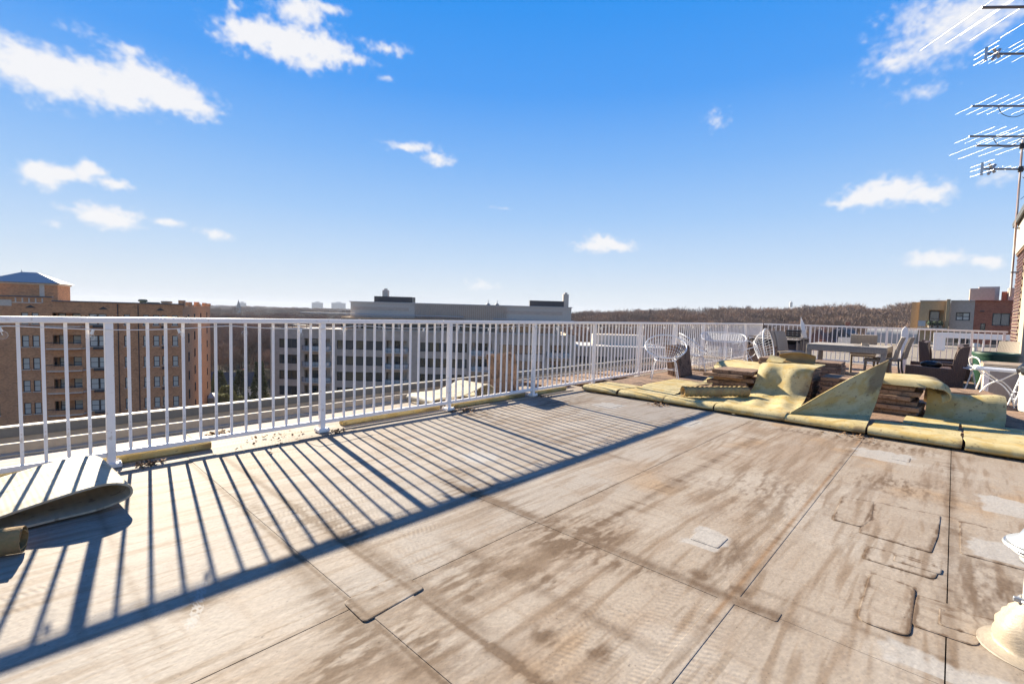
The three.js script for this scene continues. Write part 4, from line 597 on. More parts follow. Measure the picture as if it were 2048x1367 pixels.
function antenna(name, label, mx, my, mz, boomL, ahead, els, opt = {}) {
  const o = thing(name, label, 'antenna', [mx, my, mz], 0, 'roof antennas'), P = (t, s = 0, y = 0) => BO.clone().multiplyScalar(t).addScaledVector(EL, s).add(V(0, y, 0));
  part('boom', bar(P(-boomL * ahead), P(boomL * (1 - ahead)), opt.w || 0.03), M.aluDark, o);
  for (const [t, L, y = 0.02] of els) part('element', rod(P(t, -L, y), P(t, L, y), opt.r || 0.003, opt.r || 0.003, 6), M.alu, o);
  part('clamp', rbox(0.09, 0.12, 0.09, 0.01), M.black, o);
  if (opt.refl) { const f = P(-boomL * ahead - 0.02); const g = [bar(f.clone().add(V(0, -0.14, 0)), f.clone().add(V(0, 0.14, 0)), 0.05), bar(P(-boomL * ahead + 0.12, 0, -0.12), P(-boomL * ahead + 0.26, 0, 0.1), 0.05), bar(P(-boomL * ahead + 0.12, 0, 0.12), P(-boomL * ahead + 0.26, 0, -0.08), 0.05)]; part('reflector', g, M.galv, o); for (const y of [-0.1, 0.02, 0.12]) part('element', rod(f.clone().addScaledVector(EL, -0.3).add(V(0, y, 0)), f.clone().addScaledVector(EL, 0.3).add(V(0, y, 0)), 0.005), M.alu, o); }
  if (opt.cable) part('cable', tube([P(opt.cable[0], 0, -0.02), P(opt.cable[0] + 0.12, 0.02, -0.16), P(opt.cable[0] + 0.4, 0.03, -0.22), P(opt.cable[1], 0, -0.04)], 0.007, 24), M.black, o);
  return o;
}
{
  const m1 = thing('antenna_mast', 'rusty thin antenna mast fixed to the brick penthouse corner', 'mast', [0.90, 0, -15.9]); part('pole', rod(V(0, 1.9, 0), V(-0.03, 5.45, 0), 0.022, 0.019, 10), M.rustPole, m1); for (const y of [2.45, 3.45]) part('bracket', rbox(0.16, 0.03, 0.08, 0.005, 0.05, y, 0), M.aluDark, m1); part('loose_cable', tube([V(0.02, 4.6, 0), V(0.12, 4.45, 0.05), V(0.1, 4.2, 0.03), V(0.02, 4.1, 0)], 0.006, 20), M.black, m1);
  const m2 = thing('antenna_mast', 'taller rusty antenna mast behind the fascia carrying four antennas', 'mast', [1.06, 0, -15.6]); part('pole', rod(V(0, 3.74, 0), V(0, 8.4, 0), 0.026, 0.024, 10), M.rustPole, m2);
  // booms run away to the left of the masts
  antenna('antenna', 'large antenna with very long rods at the top of the tall mast', 1.06, 8.12, -15.6, 1.9, 0.72, [[-1.33, 1.75], [-0.95, 1.45], [-0.9, 1.1], [-0.5, 1.3], [0.1, 1.2]], { w: 0.045, r: 0.0045 });
  antenna('antenna', 'antenna with a bright folded reflector below the large one', 1.06, 7.14, -15.6, 1.5, 0.78, [[-0.9, 0.5], [-0.75, 0.45], [-0.6, 0.45], [-0.3, 0.4]], { w: 0.035, refl: true });
  antenna('antenna', 'antenna with six slanting rods and a looped black cable', 1.06, 6.03, -15.6, 1.75, 0.8, [[-1.33, 0.5], [-1.08, 0.5], [-0.86, 0.5], [-0.66, 0.48], [-0.45, 0.45], [-0.12, 0.5], [0.1, 0.5]], { cable: [-0.85, -0.1] });
  antenna('antenna', 'antenna with many slanting rods just above the short mast top', 1.06, 5.38, -15.6, 1.75, 0.8, [[-1.3, 0.5], [-1.08, 0.5], [-0.84, 0.48], [-0.62, 0.5], [-0.4, 0.5], [-0.15, 0.5]], { cable: [-0.9, -0.3] });
  antenna('antenna', 'antenna with long rods clamped to the top of the short mast', 0.87, 5.3, -15.9, 1.6, 0.62, [[-0.97, 0.75], [-0.55, 1.0], [-0.25, 0.8], [0.05, 0.7], [0.4, 0.5]], {});
  antenna('antenna', 'small antenna with a bright folded reflector on the short mast', 0.88, 4.78, -15.9, 1.35, 0.6, [[-0.5, 0.16], [-0.35, 0.16], [-0.2, 0.16], [0.15, 0.14], [0.3, 0.14]], { refl: true });
}

// ------------------------------------------------------------------ the roof beyond the far railing
{
  const g = new THREE.Group(); g.name = 'far_roof'; g.userData = { kind: 'structure', label: 'beige gravelled roof beyond the far railing' }; scene.add(g);
  part('gravel', box(9.4, 0.2, 15.9, 1.2, -0.105, -30.4), mottled(0.28, 0.235, 0.185, 0.95), g); part('kerb', box(9.4, 0.16, 0.3, 1.2, 0.06, -38.2), M.edge, g); part('walls', box(16.5, 23.5, 43, 2.55, -12.02, -18), mottled(0.26, 0.17, 0.13), g);
  part('roof_sheet', box(6.8, 0.2, 7.0, -1.9, -0.115, -19.3), mottled(0.28, 0.24, 0.195, 0.9), g);
  const b = thing('white_screen', 'long white painted beam with a solid end panel on the far roof', 'screen', [0.6, 0, -30]); part('beam', rbox(2.6, 0.24, 0.1, 0.01, 0.0, 0.72, 0), M.rail, b); part('end_panel', rbox(0.42, 0.6, 0.06, 0.01, -1.08, 0.3, 0.0), M.rail, b); for (const x of [-0.4, 0.4, 1.2]) part('leg', rbox(0.07, 0.6, 0.07, 0.005, x, 0.3, -0.02), M.rail, b);
  for (const [x, z, h, l] of [[0.62, -25, 0.42, 'small white capped vent on the far roof below the white beam'], [-0.4, -32, 0.5, 'small cream vent on the far roof beside the white panel']]) { const v = thing('roof_vent', l, 'vent', [x, 0, z]); part('pipe', clean(new THREE.CylinderGeometry(0.07, 0.09, h, 16).translate(0, h / 2, 0)), M.bin, v); part('cap', clean(new THREE.CylinderGeometry(0.11, 0.12, 0.12, 16).translate(0, h + 0.06, 0)), M.galv, v); }
  const t = thing('tarpaulin', 'wrinkled grey tarpaulin draped over a low frame beyond the far railing', 'tarpaulin', [-2.6, 0, -34]); part('cover', sheet((u, v) => { const a = v * Math.PI; return V((u - 0.5) * 2.2 + 0.1 * vn(v * 6, 3), 0.05 + 0.85 * Math.pow(Math.sin(a), 0.5) + 0.09 * fbm(u * 6, v * 5, 3), Math.cos(a) * 0.6); }, 24, 20, 0.01, 2, 2), mottled(0.42, 0.40, 0.37, 0.7), t);
}

// ------------------------------------------------------------------ terrain
function ground(x, z) {
  const r = Math.hypot(x, z), th = Math.atan2(-x, -z) * 180 / Math.PI;
  const hill = sstep(r, 130, 380) * clamp(18 - 0.27 * th, 2.5, 18) * (1 - 0.5 * sstep(r, 500, 1100));
  return -24 + hill + (r > 90 ? 3 * (fbm(x * 0.006 + 40, z * 0.006 + 40, 3) - 0.5) * sstep(r, 90, 260) : 0) + (r > 1200 ? 7 * sstep(r, 1200, 3600) * fbm(x * 0.0011 + 9, z * 0.0011 + 3, 3) : 0);
}
{
  const rs = [0, 8, 20, 40, 70, 100, 140, 180, 230, 280, 340, 400, 480, 600, 800, 1100, 1500, 2100, 2900, 3800, 5000, 7000], nA = 144, pos = [], uv = [], idx = [];
  rs.forEach((r) => { for (let k = 0; k <= nA; k++) { const a = k / nA * Math.PI * 2, x = Math.sin(a) * r, z = Math.cos(a) * r; pos.push(x, ground(x, z) - (r < 30 ? 0.5 : 0), z); uv.push(x / 30, z / 30); } });
  for (let j = 0; j + 1 < rs.length; j++) for (let k = 0; k < nA; k++) { const a = j * (nA + 1) + k, b = a + 1, c = a + nA + 2, d = a + nA + 1; idx.push(a, d, c, a, c, b); }
  const g = new THREE.BufferGeometry(); g.setAttribute('position', new THREE.Float32BufferAttribute(pos, 3)); g.setAttribute('uv', new THREE.Float32BufferAttribute(uv, 2)); g.setIndex(idx); g.computeVertexNormals();
  struct('ground', g, new THREE.MeshPhysicalMaterial({ color: col(0.75, 0.75, 0.75), roughness: 1, specularIntensity: 0.1, map: tex(512, 512, (u, v) => mix3([0.10, 0.085, 0.06], mix3([0.17, 0.13, 0.10], [0.10, 0.11, 0.05], fbmT(u + 0.5, v, 5, 4)), fbmT(u, v, 9, 5))) }), 'wooded ground with leaf litter and winter grass');
}

// ------------------------------------------------------------------ trees
function bareTree(seed, H, twigW, nTw, spread = 0.42) {      // trunk and limbs; twig crown
  const r = rng(seed), T = [], W = [], tips = [];
  const grow = (p, d, L, rad, lv) => {
    const q = p.clone().addScaledVector(d, L); T.push(rod(p, q, rad, rad * 0.62, lv < 2 ? 6 : 4));
    if (lv >= 4) { tips.push([q, d]); return; }
    const n = lv === 0 ? 5 : 3 + (r() < 0.5 ? 1 : 0);
    for (let i = 0; i < n; i++) { const a = i / n * 6.283 + r() * 1.4, s = (lv === 0 ? 0.42 : 0.55) + 0.35 * r(); const e = V(Math.cos(a) * s, 0, Math.sin(a) * s).addScaledVector(d, 0.9).add(V(0, 0.28, 0)).normalize(); const st = p.clone().lerp(q, i === 0 ? 1 : 0.6 + 0.4 * r()); grow(st, e, L * (0.58 + 0.24 * r()), rad * (i === 0 ? 0.62 : 0.46), lv + 1); }
  };
  grow(V(0, 0, 0), V(0.03, 1, 0.02).normalize(), H * 0.36, H * 0.017, 0);
  const pos = [], per = Math.max(2, Math.round(nTw / tips.length));
  for (const [p, d] of tips) for (let k = 0; k < per; k++) {
    const e = d.clone().add(V((r() - 0.5) * 2.2, (r() - 0.25) * 1.5, (r() - 0.5) * 2.2)).normalize(), L = H * (0.035 + 0.06 * r()), s = p.clone().addScaledVector(d, -r() * H * 0.07), q = s.clone().addScaledVector(e, L), sd = V(r() - 0.5, r() - 0.5, r() - 0.5).cross(e).normalize().multiplyScalar(twigW * 0.5), m = s.clone().lerp(q, 0.5).add(V(0, 0.02 * L, 0));
    pos.push(...s.clone().add(sd).toArray(), ...s.clone().sub(sd).toArray(), ...q.toArray());
    const e2 = e.clone().add(V((r() - 0.5) * 1.6, r() * 0.8, (r() - 0.5) * 1.6)).normalize(), q2 = m.clone().addScaledVector(e2, L * 0.6); pos.push(...m.clone().add(sd).toArray(), ...m.clone().sub(sd).toArray(), ...q2.toArray());
  }
  const g = new THREE.BufferGeometry(); g.setAttribute('position', new THREE.Float32BufferAttribute(pos, 3)); g.computeVertexNormals();
  return { trunk: merge(T), crown: clean(g) };
}
M.bark = std(0.16, 0.12, 0.095, 0.95); M.twig = [std(0.215, 0.15, 0.115, 1), std(0.17, 0.12, 0.1, 1), std(0.25, 0.16, 0.115, 1)];
const forestKinds = [0, 1, 2, 3].map((k) => bareTree(100 + k * 7, 17, 0.11, 1500));
{
  const r = rng(91), kinds = forestKinds.map(() => [[], [], []]), d = new THREE.Object3D();
  for (let i = 0; i < 4200; i++) {
    const kk = r(), th = (kk < 0.66 ? -9 + 94 * r() : 42 + 44 * r()) * Math.PI / 180, near = kk < 0.46, R0 = near ? 175 : kk < 0.66 ? 420 : 800, R1 = near ? 430 : kk < 0.66 ? 1000 : 2800, rr = Math.sqrt(R0 * R0 + (R1 * R1 - R0 * R0) * r());
    const x = -Math.sin(th) * rr, z = -Math.cos(th) * rr; d.position.set(x, ground(x, z) - 0.3, z); d.rotation.set(0, r() * 6.28, 0); d.scale.setScalar((0.6 + 0.7 * r()) * (th > 0.8 ? 0.85 : 1) * (rr > 900 ? 1.25 : 1)); if (rr > 1000) d.scale.x = d.scale.z = 2.6; d.updateMatrix(); kinds[Math.floor(r() * 4)][Math.floor(r() * 3)].push(d.matrix.clone());
  }
  const w = new THREE.Group(); w.name = 'winter_wood'; tag(w, 'far bare brown winter woodland covering the hillside', 'woodland', null, 'stuff'); scene.add(w);
  kinds.forEach((ms, k) => ms.forEach((list, c) => { for (const [n, g, m] of [['trunks', forestKinds[k].trunk, M.bark], ['crowns', forestKinds[k].crown, M.twig[c]]]) { const im = new THREE.InstancedMesh(g, m, list.length); list.forEach((q, i) => im.setMatrixAt(i, q)); im.name = n; im.userData.kind = 'stuff'; im.castShadow = im.receiveShadow = true; w.add(im); } }));
}
function plantTree(name, label, group, k, x, z, s, ry, H = 1) { const o = thing(name, label, 'tree', [x, ground(x, z) - 0.2, z], ry, group); o.scale.set(s, s * H, s); part('trunk', forestKinds[k].trunk, M.bark, o); part('crown', nearCrown[k], M.twig[k % 3], o); return o; }
const nearCrown = [0, 1, 2, 3].map((k) => bareTree(100 + k * 7, 17, 0.06, 3200).crown);
[[-148, -40, 0.95], [-158, -52, 1.1], [-139, -52, 0.85], [-172, -46, 1.15], [-168, -62, 1.1], [-150, -62, 0.95], [-186, -58, 1.2], [-180, -70, 1.15]].forEach(([x, z, s], i) => plantTree('bare_tree', 'bare winter tree in the gap between the brick and the concrete block', 'bare trees between the two blocks', i % 4, x, z, s, i * 1.3));
[[-30, -150, 0.9], [-44, -158, 1.0], [-62, -160, 1.05], [-80, -158, 1.0], [-14, -162, 0.95], [-92, -150, 1.0]].forEach(([x, z, s], i) => plantTree('bare_tree', 'tall bare winter tree at the foot of the wooded hill', 'bare trees at the hill foot', i % 4, x, z, s, i * 2.1));
// evergreens: needles as many small faces round a tapering stem
function conifer(name, label, x, z, h, rad, m, seed) {
  const o = thing(name, label, 'tree', [x, ground(x, z) - 0.2, z]), r = rng(seed), pos = [];
  part('trunk', rod(V(0, 0, 0), V(0, h * 0.95, 0), 0.22, 0.04, 7), M.bark, o);
  for (let i = 0; i < 5200; i++) { const t = Math.pow(r(), 0.8), y = h * (0.06 + 0.94 * t), a = r() * 6.283, lump = 0.65 + 0.6 * vn(a * 2.2 + seed, y * 0.9), q = rad * (1 - 0.88 * t) * lump * Math.sqrt(0.25 + 0.75 * r()), c = V(Math.cos(a) * q, y, Math.sin(a) * q), e = V(Math.cos(a), 0.5 - r(), Math.sin(a)).multiplyScalar(0.3 + 0.3 * r()), s = V(r() - 0.5, r() - 0.5, r() - 0.5).multiplyScalar(0.35); pos.push(...c.toArray(), ...c.clone().add(e).add(s).toArray(), ...c.clone().add(e).sub(s).toArray()); }
  const g = new THREE.BufferGeometry(); g.setAttribute('position', new THREE.Float32BufferAttribute(pos, 3)); g.computeVertexNormals(); part('crown', clean(g), m, o);
}
M.needle = std(0.035, 0.06, 0.025, 0.9); M.shrub = std(0.22, 0.24, 0.09, 0.9); M.shrub2 = std(0.09, 0.11, 0.04, 0.9);
conifer('evergreen', 'tall narrow dark evergreen beside the concrete block', -116.5, -40.2, 12.5, 2.2, M.needle, 3); conifer('evergreen', 'dark evergreen in front of the slate roofed house', -119, -37.0, 10.5, 2.4, M.needle, 4);
conifer('evergreen', 'dark evergreen at the foot of the brick block side', -106, -22.6, 8.5, 3.2, M.needle, 5); conifer('evergreen', 'pale green evergreen beside the white flat roof', -133, -36.5, 9, 3.0, M.shrub2, 6);
[[-112, -31.5, 6.5, 4], [-110, -34.5, 6, 3.6], [-117, -33.5, 7.5, 4]].forEach(([x, z, h, w], i) => conifer('shrub', 'broad yellow green shrub below the evergreens', x, z, h, w, M.shrub, 20 + i)); scene.children.filter((c) => /^shrub/.test(c.name)).forEach((c) => { c.userData.group = 'yellow green shrubs'; c.userData.category = 'shrub'; });

// ------------------------------------------------------------------ buildings
const brickT = tex(1024, 1024, (u, v) => {      // 3 m x 3 m of courses, too far off to pick bricks apart
  const cv = v * 40, row = Math.floor(cv), cu = u * 14 + (row % 2) * 0.5, ix = Math.floor(cu), fv = cv - row, fu = cu - ix;
  const t = TAB[((row * 131 + (ix % 14) * 17) & 65535)]; let c = mix3(mix3([0.42, 0.215, 0.115], [0.54, 0.31, 0.175], t), [0.29, 0.145, 0.085], t > 0.8 ? 0.8 : 0); if (fv < 0.16 || fu < 0.06) c = [0.5, 0.39, 0.28];
  const n = 0.85 + 0.3 * fbmT(u, v, 5, 5); return [c[0] * n, c[1] * n, c[2] * n];
});
M.brick = new THREE.MeshStandardMaterial({ color: col(1.1, 0.92, 0.74), map: rep(brickT, 1 / 3, 1 / 3), roughness: 0.9 });
M.redBrick = new THREE.MeshStandardMaterial({ color: col(0.8, 0.42, 0.38), map: rep(brickT, 1 / 3, 1 / 3), roughness: 0.9 });
M.concrete = mottled(0.60, 0.47, 0.36, 0.9, { map: rep(mottleT, 0.3, 0.3) }); M.concreteLight = mottled(0.66, 0.57, 0.47, 0.9);
M.winFrame = std(0.03, 0.03, 0.035, 0.5); M.blind = new THREE.MeshPhysicalMaterial({ color: col(0.46, 0.47, 0.43), roughness: 0.3, clearcoat: 1, clearcoatRoughness: 0.03 });
M.glassDark = [[0.02, 0.03, 0.035], [0.045, 0.06, 0.065], [0.09, 0.075, 0.05], [0.03, 0.045, 0.06]].map((c) => new THREE.MeshPhysicalMaterial({ color: col(...c), roughness: 0.06, clearcoat: 1, clearcoatRoughness: 0.02 }));
M.glassRail = new THREE.MeshPhysicalMaterial({ color: col(0.30, 0.36, 0.38), roughness: 0.12, clearcoat: 1 });
M.slab = mottled(0.62, 0.58, 0.53, 0.8); M.metalRoof = std(0.36, 0.37, 0.38, 0.75);
// wall with real openings; holes as [x0, x1, y0, y1]
function facade(w0, w1, y0, y1, holes, t) { const s = new THREE.Shape(); s.moveTo(w0, y0); s.lineTo(w1, y0); s.lineTo(w1, y1); s.lineTo(w0, y1); s.closePath(); for (const [a, b, c, d] of holes) { const h = new THREE.Path(); h.moveTo(a, c); h.lineTo(a, d); h.lineTo(b, d); h.lineTo(b, c); h.closePath(); s.holes.push(h); } const g = new THREE.ExtrudeGeometry(s, { depth: t, bevelEnabled: false }); g.translate(0, 0, -t); return boxUV(g); }
function winGeo(w, h, cols, rows, f = 0.06, d = 0.08) { const fr = [box(w, f, d, 0, h / 2 - f / 2, 0), box(w, f, d, 0, -h / 2 + f / 2, 0), box(f, h - 2 * f, d, -w / 2 + f / 2, 0, 0), box(f, h - 2 * f, d, w / 2 - f / 2, 0, 0)]; for (let i = 1; i < cols; i++) fr.push(box(f, h - 2 * f, d * 0.9, -w / 2 + w * i / cols, 0, 0)); for (let j = 1; j < rows; j++) fr.push(box(w - 2 * f, f * 0.8, d * 0.8, 0, -h / 2 + h * j / rows, 0)); return merge(fr); }
const winCache = {};
function windowAt(parent, x, y, z, w, h, cols, rows, glass, f) {
  const k = [w.toFixed(2), h.toFixed(2), cols, rows, f].join(); winCache[k] ||= { frame: winGeo(w, h, cols, rows, f), pane: box(w / cols - (f || 0.06) * 0.9, h / rows - (f || 0.06) * 0.9, 0.02) };
  const m = part('window', winCache[k].frame, M.winFrame, parent); m.position.set(x, y, z);
  for (let i = 0; i < cols; i++) for (let j = 0; j < rows; j++) { const p = part('pane', winCache[k].pane, Array.isArray(glass) ? glass[Math.floor(R() * glass.length)] : glass, m); p.position.set(-w / 2 + (i + 0.5) * w / cols, -h / 2 + (j + 0.5) * h / rows, -0.01); }
  return m;
}
// --- the long brick apartment block at the left; local x runs along its front
{
  const o = thing('brick_apartment_block', 'long brown brick apartment block with balconies and a hip roofed tower', 'building', [-95.17, 0, 13.19], 70.9 * Math.PI / 180);
  const rows = [-1.25, -4.27, -7.27, -10.27, -13.3, -16.3, -19.3], cols = [4.2, 6.4, 8.6, 10.2, 13.2, 16.2, 17.22, 26.88, 29.06, 30.24, 32.5], pairs = [[23.19, 24.15]], holes = [], add = [];
  for (const y of rows) {
    for (const s of cols) { holes.push([s - 0.36, s + 0.36, y - 0.8, y + 0.72]); add.push([s, y - 0.04, 0.72, 1.52]); }
    holes.push([30.9, 31.5, y - 0.62, y + 0.72]); add.push([31.2, y + 0.05, 0.6, 1.34]); holes.push([22.68, 24.64, y - 0.8, y + 0.72]); add.push([23.18, y - 0.04, 0.92, 1.52]); add.push([24.14, y - 0.04, 0.92, 1.52]); holes.push([18.9, 21.85, y - 0.95, y + 0.78]);
  }
  part('wall', facade(0, 33.5, -24, 1.02, holes, 0.4), M.brick, o); part('wall', box(33.5, 25, 0.3, 16.75, -11.5, -14), M.brick, o); part('wall', box(0.4, 25.1, 13.4, 0.2, -11.5, -7.15), M.brick, o);
  part('raised_parapet', box(18.9, 0.5, 0.4, 9.45, 1.272, -0.2), M.brick, o); part('inner_floor', rows.map((y) => box(32.6, 0.2, 12.9, 16.75, y - 1.4, -7.2)), M.concrete, o);
  part('roof', box(33.4, 0.2, 13.4, 16.75, 0.7, -7.2), M.concrete, o);
  for (const [s, y, w, h] of add) { windowAt(o, s, y, -0.16, w - 0.02, h, 1, 2, M.blind, 0.075); }
  part('sills', add.map(([s, y, w, h]) => box(w + 0.14, 0.1, 0.16, s, y - h / 2 - 0.05, 0.03)), M.concreteLight, o).userData.kind = 'stuff';
  for (const y of rows) {
    part('balcony_wall', box(2.95, 1.73, 0.2, 20.375, y - 0.085, -1.6), M.brick, o); windowAt(o, 19.55, y - 0.06, -1.46, 0.8, 1.5, 1, 2, M.blind, 0.1); windowAt(o, 21.1, y - 0.06, -1.46, 0.95, 1.5, 1, 2, M.blind, 0.1);
    const sh = new THREE.Shape(); sh.moveTo(18.2, 0); sh.lineTo(18.5, 0.85); sh.quadraticCurveTo(20.3, 1.35, 22.0, 0.85); sh.lineTo(22.3, 0); const g = new THREE.ExtrudeGeometry(sh, { depth: 0.16, bevelEnabled: false, curveSegments: 8 }); g.rotateX(Math.PI / 2); const b = part('balcony', boxUV(g), M.concreteLight, o); b.position.set(0, y - 0.98, 0.002); b.scale.z = 1;
    const fr = sheet((u, v) => { const t = u * 2 - 1; return V(20.25 + t * 1.9, y - 0.98 + v * 0.6, 0.75 + 0.28 * (1 - t * t)); }, 14, 2, 0.1, 3.8, 0.6); part('balcony_front', fr, M.brick, o); part('balcony_rail', tube([V(18.4, y - 0.22, 0.78), V(19.3, y - 0.22, 0.95), V(20.25, y - 0.22, 1.03), V(21.2, y - 0.22, 0.95), V(22.1, y - 0.22, 0.78)], 0.05, 20, false, 5), M.winFrame, o);
    for (const s of [23.7, 31.2]) part('air_conditioner', rbox(s > 30 ? 0.6 : 1.1, 0.36, 0.3, 0.03, s, y - 1.04, 0.1), M.winFrame, o);
  }
  part('coping', [box(19.1, 0.16, 0.6, 9.45, 1.6, -0.15), box(14.7, 0.16, 0.6, 26.3, 1.1, -0.15)], M.parapetDark, o); part('drain_pipe', [25.9, 28.2].map((s) => rod(V(s, -24, 0.08), V(s, 0.9, 0.08), 0.06)), M.winFrame, o);
  for (const s of [16.8, 24.3, 30.8]) { const t = new THREE.Shape(); t.moveTo(-0.55, 0); t.lineTo(0.55, 0); t.lineTo(0, 0.4); t.closePath(); const g = new THREE.ExtrudeGeometry(t, { depth: 0.06, bevelEnabled: false }); g.translate(s, 0.1, 0.001); part('gable_vent', clean(g), M.winFrame, o); }
  part('stone_band', [box(3.6, 0.12, 0.1, 16.1, 0.78, 0.04), box(1.2, 0.8, 0.08, 14.4, 0.7, 0.03), ...[0, 1, 2, 3, 4].map((i) => box(0.14, 0.6, 0.08, 15.4 + i * 0.65, 1.1, 0.035))], M.concreteLight, o);
  // tower
  const tw = part('tower', box(7.2, 2.4, 5, 15.2, 2.25, -5.2), M.brick, o); part('tower_trim', [box(7.5, 0.22, 5.3, 15.2, 3.36, -5.2), box(0.5, 2.2, 0.12, 17.2, 2.2, -2.66)], M.concreteLight, tw);
  const hip = new THREE.BufferGeometry(), A = [[11.2, 3.5, -2.2], [19.2, 3.5, -2.2], [19.2, 3.5, -8.2], [11.2, 3.5, -8.2], [14.4, 5.0, -5.2], [16.0, 5.0, -5.2]], F = [[0, 1, 5], [0, 5, 4], [1, 2, 5], [2, 3, 4], [2, 4, 5], [3, 0, 4], [0, 2, 1], [0, 3, 2]]; hip.setAttribute('position', new THREE.Float32BufferAttribute(F.flatMap((f) => f.flatMap((i) => A[i])), 3)); hip.computeVertexNormals(); part('tower_roof', clean(hip), M.metalRoof, tw); part('finial', rod(V(14.4, 5.0, -5.2), V(14.4, 5.3, -5.2), 0.06, 0.02), M.metalRoof, tw);
  // side running away, with stepped crown
  const side = [], sh = []; for (const y of rows) for (const z of [-6, -14, -24, -36]) { sh.push([z - 0.5, z + 0.5, y - 0.8, y + 0.72]); side.push([z, y]); }
  const sg = facade(-44, 0, -24, 0.9, sh, 0.4); sg.rotateY(Math.PI / 2); sg.scale(1, 1, -1); sg.index || (() => { const p = sg.attributes.position; for (const k of ['position', 'normal', 'uv']) { const a = sg.attributes[k], n = a.itemSize; for (let i = 0; i < p.count; i += 3) for (let c = 0; c < n; c++) { const t = a.array[(i + 1) * n + c]; a.array[(i + 1) * n + c] = a.array[(i + 2) * n + c]; a.array[(i + 2) * n + c] = t; } } })(); sg.scale(1, 1, -1);
  const sw = part('wall', box(0.35, 24.8, 44, 33.32, -11.6, -22.4), M.brick, o);
  for (const [z, y] of side) { const m = windowAt(o, 33.55, y, z, 1.0, 1.5, 1, 2, M.glassDark, 0.08); m.rotation.y = Math.PI / 2; }
  part('crown_block', [[-1.0, 0.9], [-9, 0.7], [-20, 0.8], [-22, 0.5], [-34, 0.7], [-43.5, 0.6]].map(([z, h]) => box(0.7, h, 1.8, 33.3, 0.8 + h / 2, z)), M.brick, o);
  const v1 = thing('roof_ventilator', 'green metal fan unit on the brick block roof', 'vent', [-87.7, 0.82, -14.3], 1.2); part('cowl', clean(new THREE.LatheGeometry([[0, 0.9], [0.5, 0.85], [0.62, 0.6], [0.4, 0.5], [0.4, 0], [0, 0]].map(([x, y]) => new THREE.Vector2(x, y)), 12)), mottled(0.1, 0.14, 0.11), v1); part('duct', rbox(1.8, 0.4, 0.7, 0.05, 1.1, 0.3, 0), mottled(0.1, 0.14, 0.11), v1);
  const v2 = thing('roof_ventilator', 'rusty round cowl on the brick block roof near its corner', 'vent', [-86.8, 0.82, -17], 1.2); part('cowl', clean(new THREE.LatheGeometry([[0, 0.75], [0.7, 0.7], [0.75, 0.45], [0.5, 0.35], [0.5, 0], [0, 0]].map(([x, y]) => new THREE.Vector2(x, y)), 12)), mottled(0.3, 0.25, 0.19), v2);
}
